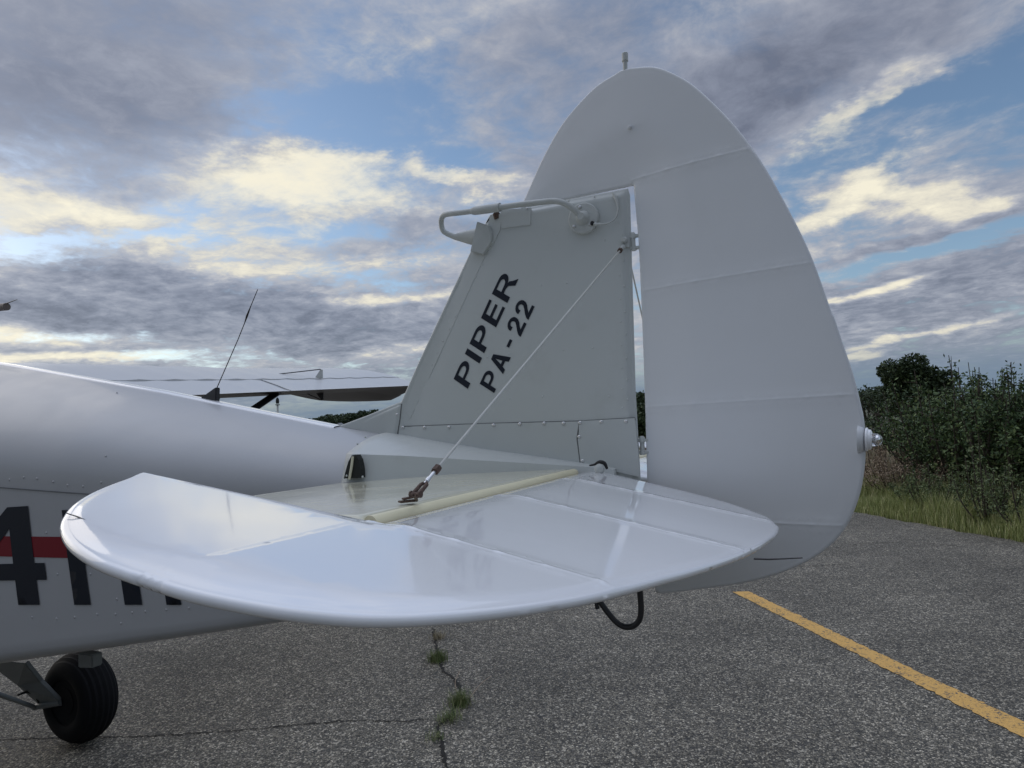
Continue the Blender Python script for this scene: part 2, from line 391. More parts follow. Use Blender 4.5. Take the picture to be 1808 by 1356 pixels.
def g_2(wd=.62):
    outer = [(0, 0), (wd, 0), (wd, .17), (.27, .17), (.38, .30), (.53, .43), (.60, .56), (.62, .69), *arc(.31, .70, .31, .30, 0, 172, 14), (.01, .66), (.19, .64),
             *arc(.31, .70, .125, .145, 172, 0, 10), (.43, .62), (.33, .49), (.14, .31), (.03, .15)]
    return [outer], wd
def g_4(wd=.78): return [[(.50, 0), (.69, 0), (.69, .25), (wd, .25), (wd, .42), (.69, .42), (.69, 1), (.50, 1), (0, .42), (0, .25), (.50, .25)], [(.50, .42), (.50, .78), (.23, .42)]], wd
def g_H(s=.2, wd=.80): return [[(0, 0), (s, 0), (s, .42), (wd-s, .42), (wd-s, 0), (wd, 0), (wd, 1), (wd-s, 1), (wd-s, .6), (s, .6), (s, 1), (0, 1)]], wd

def letters(text, org, ex, ey, surf, m, parent, gap=.14, fit=None, sub=None):
    """org/ex/ey map glyph units to the 2D surface coordinates; surf maps them to the world"""
    G = {'P': g_P, 'R': g_R, 'I': g_I, 'E': g_E, 'A': g_A, '-': g_dash, '2': g_2, '4': g_4, 'H': g_H}
    adv = 0; items = []
    for ch in text:
        if ch == ' ': adv += .14; continue
        lo, wd = G[ch](); items.append((lo, adv)); adv += wd+gap
    adv -= gap; k = 1/adv if fit else 1.
    for lo, a in items:
        loops = [np.array([np.array(org)+np.array(ex)*((x+a)*k)+np.array(ey)*y for x, y in lp]) for lp in lo]
        ext = np.zeros((0, 2))
        if sub:
            loops = [resample(lp, sub) for lp in loops]; u0, v0 = loops[0].min(0); u1, v1 = loops[0].max(0)
            g = np.array([(u, v) for u in np.arange(u0, u1, sub) for v in np.arange(v0, v1, sub)]); g = g[inside(g, loops[0])]
            ext = g[np.min([dist_poly(g, lp) for lp in loops], 0) > sub*.3]
        v, f = cdt(loops, ext)
        me = mesh_np('letter', [surf(p[0], p[1]) for p in v], f, smooth=False)
        link('letter', me, m, parent)
    return adv

# ================================================================== SETTING
def ground_mats():
    def asphalt(n, b, oc):
        v1 = n.add('ShaderNodeTexVoronoi', feature='F1'); n.put(v1.inputs['Vector'], oc); v1.inputs['Scale'].default_value = 108
        v2 = n.add('ShaderNodeTexVoronoi', feature='F1'); n.put(v2.inputs['Vector'], oc); v2.inputs['Scale'].default_value = 62
        sepc = n.add('ShaderNodeSeparateColor'); n.put(sepc.inputs[0], v1.outputs['Color'])
        sepd = n.add('ShaderNodeSeparateColor'); n.put(sepd.inputs[0], v2.outputs['Color'])
        stone = n.ramp(sepc.outputs[0], [(0, (.055, .050, .040)), (.4, (.155, .139, .108)), (.7, (.262, .234, .181)), (.9, (.43, .385, .298)), (1, (.72, .645, .505))])
        big = n.ramp(sepd.outputs[0], [(0, (.08, .073, .06)), (.7, (.23, .205, .16)), (1, (.62, .56, .45))])
        gapm = n.ss(v1.outputs['Distance'], .35, .75)
        c = n.mix(n.ss(sepd.outputs[1], .62, .66), stone, big)
        c = n.mix(n.m('MULTIPLY', gapm, .8), c, (.03, .03, .03))
        mac = n.noise(oc, .55, 7, .6); mac2 = n.noise(oc, 5., 5, .6)
        k = n.m('MULTIPLY', n.ss(mac, .3, .7, .74, 1.2), n.ss(mac2, .3, .7, .90, 1.10))
        c = n.mix(1.0, c, n.comb(k, k, k), 'MULTIPLY')
        st = n.m('MULTIPLY', n.ss(n.noise(n.vm('MULTIPLY', oc, (1.6, .5, 1)), 1.1, 6, .65), .60, .74), .45)
        c = n.mix(st, c, (.05, .048, .045))
        n.put(b.inputs['Base Color'], c); n.put(b.inputs['Roughness'], n.ss(sepc.outputs[1], 0, 1, .55, .95))
        bp = n.add('ShaderNodeBump'); bp.inputs['Distance'].default_value = .004; bp.inputs['Strength'].default_value = .9
        n.put(bp.inputs['Height'], n.m('SUBTRACT', n.m('MULTIPLY', sepc.outputs[2], .6), v1.outputs['Distance'])); n.l.new(bp.outputs[0], b.inputs['Normal'])
    a = mat('aged_asphalt', (.1, .1, .1), .9, spec=.35, fn=asphalt)
    def line(n, b, oc):
        v1 = n.add('ShaderNodeTexVoronoi', feature='F1'); n.put(v1.inputs['Vector'], oc); v1.inputs['Scale'].default_value = 100
        sepc = n.add('ShaderNodeSeparateColor'); n.put(sepc.inputs[0], v1.outputs['Color'])
        wear = n.m('ADD', n.m('MULTIPLY', sepc.outputs[0], .5), n.m('MULTIPLY', n.noise(oc, 9., 6, .7), 1.0))
        c = n.mix(n.noise(oc, 30, 4, .6), (.60, .34, .085), (.74, .45, .14))
        c = n.mix(n.ss(sepc.outputs[1], .85, 1.0, 0, .5), c, (.2, .13, .06))
        c = n.mix(n.ss(wear, .88, 1.05), c, (.10, .09, .08)); n.put(b.inputs['Base Color'], c)
        bp = n.add('ShaderNodeBump'); bp.inputs['Distance'].default_value = .003
        n.put(bp.inputs['Height'], n.m('MULTIPLY', v1.outputs['Distance'], -1)); n.l.new(bp.outputs[0], b.inputs['Normal'])
    l = mat('worn_yellow_paint', (.6, .35, .1), .8, fn=line)
    def soil(n, b, oc):
        f = n.noise(oc, 1.3, 8, .65); f2 = n.noise(oc, 14, 6, .7)
        c = n.mix(n.ss(f, .35, .65), (.09, .075, .05), (.06, .075, .03)); c = n.mix(n.ss(f2, .5, .75), c, (.16, .13, .085))
        n.put(b.inputs['Base Color'], c)
    s = mat('dry_grassy_soil', (.1, .09, .06), .95, fn=soil)
    return a, l, s
M_asph, M_line, M_soil = ground_mats()
# terrain sheet to the horizon
NG = 60; rad = np.concatenate([[0], np.geomspace(2, 5000, NG)]); V = [(0, 0, -.03)]; Fc = []
SEG = 72
for i in range(1, NG+1):
    for k in range(SEG):
        a = 2*math.pi*k/SEG; V.append((rad[i]*math.cos(a), rad[i]*math.sin(a), -.03))
for k in range(SEG): Fc.append((0, 1+k, 1+(k+1) % SEG))
for i in range(NG-1):
    for k in range(SEG): Fc.append((1+i*SEG+k, 1+(i+1)*SEG+k, 1+(i+1)*SEG+(k+1) % SEG, 1+i*SEG+(k+1) % SEG))
tag(link('ground', mesh_np('ground', V, Fc), M_soil), 'dry grassy earth reaching to the horizon beyond the pavement', 'ground', kind='structure')
# pavement: edge runs from E0 along ED
E0 = onZ(1515, 905)[:2]; ED = onZ(1808, 958)[:2]-E0; ED /= np.linalg.norm(ED); EN = np.array([-ED[1], ED[0]])
if EN[1] < 0: EN = -EN
edge = []
for s in np.concatenate([np.arange(-120, -20, 3), np.arange(-20, 14, .12), np.arange(14, 60, 3)]):
    jag = .035*math.sin(s*5.1)+.03*math.sin(s*13.7+1)+.02*rng.normal() if -20 < s < 14 else 0
    edge.append(E0+ED*s+EN*jag)
far1, far0 = E0+ED*60-EN*45, E0-ED*120-EN*45
bm = bmesh.new()
vs = [bm.verts.new((p[0], p[1], 0)) for p in edge]; vn = [bm.verts.new((*(p-EN*45), 0)) for p in edge]
vb = [bm.verts.new((p[0], p[1], -.045)) for p in edge]
for i in range(len(edge)-1):
    bm.faces.new((vs[i], vs[i+1], vn[i+1], vn[i])); bm.faces.new((vs[i], vb[i], vb[i+1], vs[i+1]))
tag(link('asphalt_apron', bm_mesh('asphalt_apron', bm), M_asph), 'weathered grey asphalt apron under the aircraft with a grassy edge', 'pavement', kind='structure')
# yellow line
def strip(name, pts, z, m, label, cat):
    bm = bmesh.new(); a = [bm.verts.new((p[0], p[1], z)) for p in pts]; bm.faces.new(a); bmesh.ops.triangulate(bm, faces=bm.faces)
    return tag(link(name, bm_mesh(name, bm), m), label, cat, kind='structure')
y0, y1 = onZ(1292, 1045)[:2], onZ(1322, 1045)[:2]; y2, y3 = onZ(1808, 1275)[:2], onZ(1808, 1303)[:2]
yd = (y2-y1)/np.linalg.norm(y2-y1); La = np.linalg.norm(y2-y1)+6
A = [y1+yd*t+np.array([-yd[1], yd[0]])*.004*math.sin(t*31)+.005*rng.normal(size=2) for t in np.arange(0, La, .03)]
yd2 = (y3-y0)/np.linalg.norm(y3-y0)
B = [y0+yd2*t+.005*rng.normal(size=2) for t in np.arange(0, La, .03)]
strip('yellow_line', A+B[::-1], .004, M_line, 'worn yellow taxi line painted diagonally on the asphalt', 'road marking')

# cracks
M_crack = mat('crack_dirt', (.018, .016, .013), .95, noise_amt=.4, nscale=60)
def crack(px, wdt, label):
    P = [onZ(x, y)[:2] for x, y in px]; P = np.array(catmull(P, 6)); P = P.tolist(); Q = []
    for i in range(len(P)-1):
        a, b = np.array(P[i]), np.array(P[i+1]); n = max(2, int(np.linalg.norm(b-a)/.02))
        for k in range(n): Q.append(a+(b-a)*k/n+rng.normal(size=2)*.006)
    Q = np.array(Q); T = np.gradient(Q, axis=0); T /= np.linalg.norm(T, axis=1)[:, None]+1e-9; Nn = np.stack([-T[:, 1], T[:, 0]], 1)
    ww = wdt*(.35+rng.random(len(Q))*1.0)*np.minimum(1, np.minimum(np.arange(len(Q)), np.arange(len(Q))[::-1])/8+.15)
    V = []; Fc = []
    for i, (q, nn, h) in enumerate(zip(Q, Nn, ww)):
        V += [(*(q+nn*h), .004), (*(q-nn*h), .004)]
        if i: Fc.append((2*i-2, 2*i-1, 2*i+1, 2*i))
    return tag(link('pavement_crack', mesh_np('pavement_crack', V, Fc, False), M_crack), label, 'crack', kind='structure')
crack([(764, 1108), (772, 1150), (782, 1183), (812, 1212), (800, 1255), (775, 1285), (783, 1320), (788, 1356), (795, 1420)], .010, 'wide weedy crack running towards the viewer across the asphalt')
crack([(-60, 1312), (60, 1305), (200, 1302), (300, 1298), (420, 1290), (520, 1281), (620, 1273), (700, 1274), (775, 1268)], .005, 'thin dark crack running sideways from the wheel to the weedy crack')
crack([(735, 1165), (770, 1156), (800, 1151)], .003, 'short hairline crack beside the upper weed')
crack([(1200, 1010), (1290, 1003), (1420, 1000), (1500, 996)], .005, 'faint crack in the asphalt behind the rudder')
crack([(1500, 962), (1560, 958), (1640, 960), (1720, 968)], .006, 'faint crack in the asphalt near the grass edge')

# ================================================================== AIRCRAFT
air = bpy.data.objects.new('light_aircraft', None); col.objects.link(air); air.location = (0, 0, 0)
tag(air, 'white high-wing light aircraft seen from its tail, PIPER PA-22 lettered on the fin', 'airplane')

# --- fuselage loft
FX = [-5.95, -5.7, -5.2, -4.7, -4.2, -3.6, -3.11, -2.6, -2.095, -1.7, -1.357, -1.15, -1.05]
FW = [.12, .30, .40, .50, .52, .51, .475, .435, .38, .325, .262, .224, .20]
FB = [1.15, .95, .86, .82, .83, .86, .905, .975, 1.065, 1.135, 1.195, 1.215, 1.225]
FR = [1.45, 1.62, 1.70, 2.02, 2.14, 2.13, 2.069, 1.975, 1.882, 1.80, 1.731, 1.694, 1.675]
def fint(x, A): return float(np.interp(x, FX, A))
def smooth_int(x, A):
    return (fint(x-.12, A)+2*fint(x, A)+fint(x+.12, A))/4 if x < -2.2 else fint(x, A)
def fsec(t):
    if t < .07: return max(0., 1-(1-t/.07)**2.4)**.45*.965+.0
    if t < .66: return .965+.035*math.sin((t-.07)/.59*math.pi/2)
    x = (t-.66)/.34
    return max(0., 1-x**2.2)**.72
def fus_half(x, z):
    zb, zr, w_ = smooth_int(x, FB), smooth_int(x, FR), smooth_int(x, FW)
    return w_*fsec(min(1, max(0, (z-zb)/(zr-zb))))
ts = np.concatenate([[0, .002, .006, .013, .022, .034, .05, .07], np.linspace(.1, .9, 30), [.93, .955, .975, .988, .996, 1.0]])
V = []; Fc = []; xs = np.concatenate([np.linspace(-5.95, -2.3, 50), np.linspace(-2.25, -1.15, 30), [-1.10]]); K = len(ts)
for x in xs:
    zb, zr, w_ = smooth_int(x, FB), smooth_int(x, FR), smooth_int(x, FW)
    for s in (-1, 1):
        for t in (ts if s < 0 else ts[::-1]): V.append((x, s*w_*fsec(t), zb+(zr-zb)*t))
n2 = 2*K
for i in range(len(xs)-1):
    for k in range(n2): Fc.append((i*n2+k, i*n2+(k+1) % n2, (i+1)*n2+(k+1) % n2, (i+1)*n2+k))
Fc.append(tuple(range(n2))); Fc.append(tuple((len(xs)-1)*n2+k for k in range(n2))[::-1])
me = mesh_np('fuselage', V, Fc)
bm = bmesh.new(); bm.from_mesh(me); bmesh.ops.remove_doubles(bm, verts=bm.verts, dist=1e-5); bmesh.ops.recalc_face_normals(bm, faces=bm.faces); bm.to_mesh(me); bm.free()
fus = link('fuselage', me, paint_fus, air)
def fside(x, z, off=.0025): return (x, -(fus_half(x, z)+off), z)
# windscreen and side windows (forward cabin, ahead of the picture's edge)
M_win = mat('dark_window', (.02, .025, .03), .06, coat=.6)
for s in (-1, 1):
    for xa, xb in ((-4.5, -4.0), (-3.92, -3.4)):
        q = np.array([(xa+.1, 1.62), (xb, 1.62), (xb-.04, 1.92), (xa+.16, 1.92)]); q = resample(q, .05)
        v, f = cdt([q], np.array([(x, z) for x in np.arange(xa, xb, .05) for z in np.arange(1.65, 1.9, .05)]))
        link('side_window', mesh_np('side_window', [(x, s*(fus_half(x, z)+.004), z) for x, z in v], f), M_win, fus)
# registration letters and stripe on the port side
def side_px(px, py):
    p = onY(px, py, -.40)
    for _ in range(12): p = onY(px, py, -(fus_half(p[0], p[2])+.0025))
    return np.array((p[0], p[2]))
sA, sB = side_px(130, 1068), side_px(0, 1068)
def num(px0, px1, base_y, topz, text):
    a, b = side_px(px0, base_y), side_px(px1, base_y)
    letters(text, a, b-a, (-.035, topz-a[1]), lambda x, z: fside(x, z), ink, fus, fit=True, sub=.025)
ztop4 = side_px(55, 901)[1]
num(-62, 88, 1068, ztop4, '4'); num(131, 251, 1068, ztop4, 'H')
num(294, 402, 1068, ztop4, 'R')
st0, st1 = side_px(100, 948)[1], side_px(100, 985)[1]
def band(name, x0, x1, za, zb, m, parent, off, nz=4):
    X = np.linspace(x0, x1, 60); V = []; Fc = []
    for i, x in enumerate(X):
        for k in range(nz+1):
            V.append(fside(x, za(x)+(zb(x)-za(x))*k/nz, off))
            if i and k: a_ = i*(nz+1)+k; Fc.append((a_-nz-2, a_-1, a_, a_-nz-1))
    return link(name, mesh_np(name, V, Fc), m, parent)
band('red_stripe', -4.6, -1.62, lambda x: st1, lambda x: st0, red, fus, .0014)
# long seam of the side stringer cover: a thin raised strip with small screws
se0, se1 = side_px(0, 860), side_px(250, 878)
sl = (se1[1]-se0[1])/(se1[0]-se0[0])
band('seam_lip', -4.6, -1.25, lambda x: se0[1]+sl*(x-se0[0])-.0035, lambda x: se0[1]+sl*(x-se0[0]), mat('seam_sealant_grey', (.16, .165, .17), .6), fus, .0030, 2)  # seam drawn in dark sealant grey
# raised ridge strip; the ridge highlight is put into its whiter paint
def ridge_z(x): return smooth_int(x, FR)
V = []; Fc = []; X = np.linspace(-3.4, -1.35, 50)
for i, x in enumerate(X):
    for k, yy in enumerate((-.034, -.030, -.015, 0, .015, .030, .034)):
        zb, zr, w_ = smooth_int(x, FB), smooth_int(x, FR), smooth_int(x, FW)
        # surface height at this half width
        lo, hi = .5, 1.
        for _ in range(30):
            mid = (lo+hi)/2
            if w_*fsec(mid) > abs(yy): lo = mid
            else: hi = mid
        V.append((x, yy, zb+(zr-zb)*lo+(.0035 if abs(yy) < .032 else -.002)))
        if i and k: a_ = i*7+k; Fc.append((a_-8, a_-1, a_, a_-7))
link('ridge_highlight_strip', mesh_np('ridge_highlight_strip', V, Fc), paint_gloss, fus)

# screws & rivets (shared meshes)
Vr, Fr = bm_lathe([(.0042, -.001), (.0042, .0008), (.0034, .0022), (.0016, .003), (.0003, .0031)], (0, -1, 0), seg=12)
screw_me = mesh_np('screw', Vr, Fr); sharpen(screw_me, 50); screw_me.materials.append(steel)
Vr, Fr = bm_lathe([(.0032, -.001), (.0031, .0002), (.0021, .0009), (.0004, .0012)], (0, -1, 0), seg=8)
rivet_me = mesh_np('rivet', Vr, Fr); rivet_me.materials.append(paint_fin)
rivet2_me = rivet_me.copy(); rivet2_me.materials.clear(); rivet2_me.materials.append(paint_fus)
def place(me, p, parent, sc=1., name=None, rot=None):
    o = bpy.data.objects.new(name or me.name.split('.')[0], me); col.objects.link(o); o.location = tuple(map(float, p)); o.scale = (sc,)*3
    if rot: o.rotation_euler = rot
    o.parent = parent; return o
for x, y in ((40, 843), (64, 845), (92, 851), (118, 857), (145, 859), (177, 852), (205, 694), (185, 806), (100, 1014), (127, 1013), (158, 1014), (98, 1093), (130, 1090), (170, 1085),
             (205, 1058), (212, 1101), (218, 1140), (232, 1082), (255, 1080), (332, 1074), (292, 1077), (80, 941), (35, 985), (55, 1090), (202, 1085), (15, 847)):
    q = side_px(x, y); place(rivet2_me, fside(q[0], q[1], 0), fus, 1.3)

# --- tail fairing behind the lap seam
TX = [-1.175, -1.155, -1.0, -.853, -.70, -.557, -.49]
TR = [1.7035, 1.700, 1.672, 1.646, 1.622, 1.598, 1.586]     # ridge
TCy = [.192, .190, .158, .122, .085, .048, .034]; TCz = [1.652, 1.651, 1.640, 1.6255, 1.611, 1.597, 1.588]   # crease
TSy = [.222, .217, .175, .130, .092, .056, .04]; TSz = [1.56]*7
TBy = [.222, .22, .17, .125, .09, .06, .045]; TBz = [1.235, 1.235, 1.26, 1.29, 1.33, 1.36, 1.38]
def fairing_pts(x, s):
    g = lambda A: float(np.interp(x, TX, A))
    R0, C0, S0, B0 = (0, g(TR)), (g(TCy), g(TCz)), (g(TSy), g(TSz)), (g(TBy), g(TBz))
    out = []
    for k in range(7):
        t = k/7; bul = .012*math.sin(math.pi*t)*g(TCy)/.19
        out.append((R0[0]+(C0[0]-R0[0])*t, R0[1]+(C0[1]-R0[1])*t+bul))
    for k in range(5): t = k/5; out.append((C0[0]+(S0[0]-C0[0])*t, C0[1]+(S0[1]-C0[1])*t))
    for k in range(5): t = k/4; out.append((S0[0]+(B0[0]-S0[0])*t, S0[1]+(B0[1]-S0[1])*t))
    out.append((B0[0]*.9, B0[1]-.02)); out.append((B0[0]*.6, B0[1]-.03)); out.append((0, B0[1]-.03))
    return [(x, s*y, z) for y, z in out]
V = []; Fc = []; X = np.linspace(-1.175, -.49, 24)
for x in X:
    a = fairing_pts(x, -1); b = fairing_pts(x, 1); V += a+b[::-1]
n2 = len(a)*2
for i in range(len(X)-1):
    for k in range(n2-1): Fc.append((i*n2+k, i*n2+k+1, (i+1)*n2+k+1, (i+1)*n2+k))
Fc.append(tuple((len(X)-1)*n2+k for k in range(n2)))
me = mesh_np('tail_fairing', V, Fc); bm = bmesh.new(); bm.from_mesh(me)
bmesh.ops.remove_doubles(bm, verts=bm.verts, dist=1e-5); bmesh.ops.recalc_face_normals(bm, faces=bm.faces); bm.to_mesh(me); bm.free(); sharpen(me, 22)
tailf = link('tail_fairing', me, paint_fin, air)
sf = tailf.modifiers.new('s', 'SOLIDIFY'); sf.thickness = .0025; sf.offset = 1
for x, y in ((645, 772), (631, 784), (612, 840), (640, 842)):
    place(rivet_me, onY(x, y, -.16 if y < 800 else -.224), tailf, 1.0)
# dark trim slot in the side with the tube that slides in it
slot = [onY(x, y, -.2235) for x, y in ((607, 845), (610, 832), (615, 815), (621, 804), (628, 803), (633, 812), (636, 828), (636.5, 844))]
slot_o = prism('trim_slot', slot, (0, .02, 0), dark, tailf)
tube('slot_tube', [onY(617, 846, -.2275), onY(621, 822, -.2275), onY(623, 806, -.2275)], .0035, paint_stab, tailf, seg=10)

# --- fin
FINT = .013
def finM(u, v, w_): return (u, -w_, v)
le = [onY(708, 712)[[0, 2]], onY(740, 639)[[0, 2]], onY(785, 543)[[0, 2]], onY(831.4, 444.5)[[0, 2]], onY(866, 378)[[0, 2]]]
top = [onY(940, 365)[[0, 2]], onY(1000, 353)[[0, 2]], onY(1109, 333)[[0, 2]]]
te = [onY(1112.5, 345)[[0, 2]], onY(1122.5, 692)[[0, 2]], np.array((-.434, 1.40))]
base = [np.array((-.50, 1.45)), np.array((-.8, 1.56)), np.array((-1.12, 1.64)), onY(703, 765)[[0, 2]]]
fin_out = le+top+te+base
def fin_half(P, d):
    x0 = np.interp(P[:, 1], [1.6, 2.28], [-1.14, -.84]); c = np.clip((P[:, 0]-x0)/(-.433-x0), 0, 1)
    return .004+.0135*np.clip(c*4, 0, 1)**.6*(1-.25*c)
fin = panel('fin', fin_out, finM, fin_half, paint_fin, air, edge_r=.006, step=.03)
def finP(px, py, off=.0006):                       # a point on the fin's port skin
    p = onY(px, py, -.017)
    q = np.array([[p[0], p[2]]]); h = float(fin_half(q, None)[0])
    return onY(px, py, -(h+off))
# overlapping lower skin with screws, and its rear plate
def skin(name, pix, th, m, parent, off=.0):
    P = np.array([finP(x, y, off)[[0, 2]] for x, y in pix]); P = resample(P, .02)
    g = np.array([(a, b) for a in np.arange(P[:, 0].min(), P[:, 0].max(), .03) for b in np.arange(P[:, 1].min(), P[:, 1].max(), .03)])
    g = g[inside(g, P)]; g = g[dist_poly(g, P) > .008]
    v, f = cdt([P], g); h = fin_half(v, None); n = len(v)
    Vv = np.concatenate([np.stack([v[:, 0], -(h+off+th), v[:, 1]], 1), np.stack([v[:, 0], -(h-.002), v[:, 1]], 1)])
    ed = {}
    for t in f:
        for a, b in ((t[0], t[1]), (t[1], t[2]), (t[2], t[0])): ed[(a, b)] = 1
    Fc = [tuple(t) for t in f]+[tuple(t[::-1]+n) for t in f]+[(b, a, a+n, b+n) for (a, b) in ed if (b, a) not in ed]
    me = mesh_np(name, Vv, Fc, True); sharpen(me, 30); return link(name, me, m, parent)
skin('lower_skin', [(712, 753.5), (860, 748), (1023, 744), (1020, 765), (1018.6, 775), (1025, 822), (1000, 822), (850, 797), (702, 771)], .003, paint_fin, fin)
sealant = mat('dark_sealant', (.15, .155, .155), .7)
skin('sealant_bead', [(711, 752.2), (860, 746.8), (1023, 742.6), (1121, 736.8), (1122, 742), (1023, 749), (860, 753), (713, 758)], .0016, sealant, fin)
skin('sealant_bead', [(1022.6, 745), (1019.8, 765), (1018.6, 775), (1024.8, 822), (1026.2, 822), (1020.2, 775), (1021.4, 765), (1024.2, 745)], .0034, sealant, fin)
skin('sealant_bead', [(701.6, 769.5), (706.4, 740), (709, 713), (710.6, 713), (708, 740), (703.2, 769)], .0030, sealant, fin)
skin('rear_skin', [(1023, 743.5), (1121, 738), (1128, 800), (1130, 842), (1060, 826), (1026.5, 822), (1021, 775), (1023, 765)], .0042, paint_fin, fin)
skin('dorsal_skin', [(701, 769), (706, 740), (709, 712), (650, 735), (604, 754)], .0025, paint_fin, fin)
for x, y in ((348, 232), (467, 233), (602, 231), (847, 220), (991, 214), (1125, 210), (1232, 210), (1323, 207), (1440, 202), (1576, 200), (1318, 284), (1336, 417), (317, 162)):
    place(screw_me, finP(600+x*.3208, 680+y*.321, .003), fin, 1.2)
# dorsal fillet: closed wedge standing on the ridge
dq = [onY(598, 752.5)[[0, 2]], onY(650, 733)[[0, 2]], onY(710, 708)[[0, 2]], onY(716, 715)[[0, 2]], onY(706, 768)[[0, 2]], np.array((-1.15, 1.66)), np.array((-1.36, 1.70))]
panel('dorsal_fillet', dq, finM, lambda P, d: .0035+.006*np.clip((P[:, 0]+1.36)/.2, 0, 1), paint_fin, air, edge_r=.003, step=.03)
# rivets
rv = []
for k in range(17):                               # two rows along the leading edge
    t = k/16; rv.append((885-t*(885-722)+0, 392+t*(728-392)))
for k in range(15):
    t = k/14; rv.append((863-t*(863-700)+12, 430+t*(745-430)-8))
for y in (393, 486, 528, 568, 609, 650, 687, 720): rv.append((1092+(y-393)*.022, y))
for y in (460, 505, 550, 590, 632, 670, 705): rv.append((1101+(y-460)*.03, y))
for p in ((730, 690), (885, 675), (865, 1078), (1040, 1065), (1112, 422), (1050, 160), (895, 185), (540, 1100), (410, 1120)): rv.append((740+p[0]*.2949, 300+p[1]*.295))
rv += [(1083, 800), (1075, 700), (958, 700), (900, 705)]
for x, y in rv: place(rivet_me, finP(x, y, 0), fin, .85)
# raised lap line of the leading-edge skin
skin('leading_edge_skin', [(716, 722), (741, 645), (787, 550), (833, 452), (862, 396), (884, 392), (800, 575), (724, 740)], .0012, paint_fin, fin, -.0005)
# lettering
def finL(text, bl, br, tl):
    B, C_, T = (finP(*q)[[0, 2]] for q in (bl, br, tl))
    def srf(x, z):
        q = np.array([[x, z]]); return (x, -(float(fin_half(q, None)[0])+.0012), z)
    letters(text, B, C_-B, T-B, srf, ink, fin, gap=.17, fit=True)
finL('PIPER', (826, 686.5), (914.8, 494), (801, 669))
finL('PA - 22', (872.5, 694), (944, 541.5), (847, 677.5))

# cover plates at the top leading edge
skin('access_plate', [(884, 371), (938, 367), (937, 397), (886, 404)], .0025, paint_fin, fin)
skin('edge_plate', [(866, 380), (886, 378), (884, 405), (868, 437), (848, 447), (856, 420)], .002, paint_fin, fin)
place(rivet_me, finP(866, 411, .003), fin, 1.6); place(rivet_me, finP(868, 428, .003), fin, 1.4); place(rivet_me, finP(856, 439, .003), fin, 1.6)
place(screw_me, finP(931, 367.5, .003), fin, .7)
# saddle wrapped round the leading edge with the horn cone ahead of it
sad = [onY(842, 391, -.028), onY(862, 398, -.028), onY(868, 412, -.024), onY(867, 427, -.024), onY(853, 449, -.024), onY(830, 444, -.028)]
saddle = prism('saddle_plate', sad, (0, .052, 0), paint_part, fin, .0015)
c0 = onY(846, 419, 0); c1 = onY(803, 418, 0); c2 = onY(789, 412.5, 0)
tube('horn_cone', [c0, c0*.55+c1*.45, c1, c2], [.026, .019, .0085, .0075], paint_part, fin, seg=20)
# bent mast tube running back to the round flange
tp = [onY(791, 413, 0), onY(783, 408, -.001), onY(779.5, 398, -.004), onY(779.5, 387, -.01), onY(784, 380, -.018), onY(794, 377.5, -.026), onY(812, 375.5, -.034), onY(840, 372, -.042),
      onY(900, 363.5, -.055), onY(950, 357.5, -.064), onY(978, 355, -.066), onY(995, 358.5, -.064), onY(1009, 367, -.054), onY(1022, 379, -.038), onY(1032, 388, -.024)]
mast = tube('mast_tube', tp, .0076, paint_part, fin, seg=14, smooth_path=5)
tube('mast_sleeve', [onY(833, 373, -.040), onY(838, 372.2, -.0415), onY(860, 369.2, -.046), onY(883, 366, -.051)], [.0088, .0115, .0118, .0118], paint_part, mast, seg=16)
fc = finP(1032, 387, 0)
flange = lathe('round_flange', [(.040, -.004), (.040, .010), (.0375, .0125), (.018, .0135), (.0165, .020), (.012, .024), (.009, .032)], paint_part, fin, axis=(0, -1, 0), org=fc, seg=36)
for dx_, dz_ in ((-.006, .029), (.019, -.019), (-.024, -.018)):
    lathe('screw', [(.0042, 0), (.0042, .002), (.002, .003)], steel, flange, axis=(0, -1, 0), org=fc+np.array((dx_, -.0125, dz_)), seg=10)
tube('antenna_lead', [finP(1082, 341, .004), finP(1088, 352, .006), finP(1091, 364, .008), finP(1090, 378, .009), finP(1083, 389, .010), finP(1071, 395, .012), finP(1058, 396, .016), finP(1046, 395, .014)], [.0028, .004, .0028, .0023, .0023, .0023, .0036, .0036], paint_part, fin, seg=10, smooth_path=4)
lathe('lead_plug', [(.0055, 0), (.0055, .007), (.004, .009)], black, fin, axis=(0, -1, 0), org=finP(1047, 395, .010), seg=14)
tube('rusty_clamp', [onY(876, 377, -.012), onY(878, 387, -.012)], [.010, .008], rust, fin, seg=10)
tube('clamp_wire', [onY(872, 381, -.01), onY(864, 386, -.008), onY(859, 394, -.004)], .0018, black, fin, seg=6, smooth_path=4)

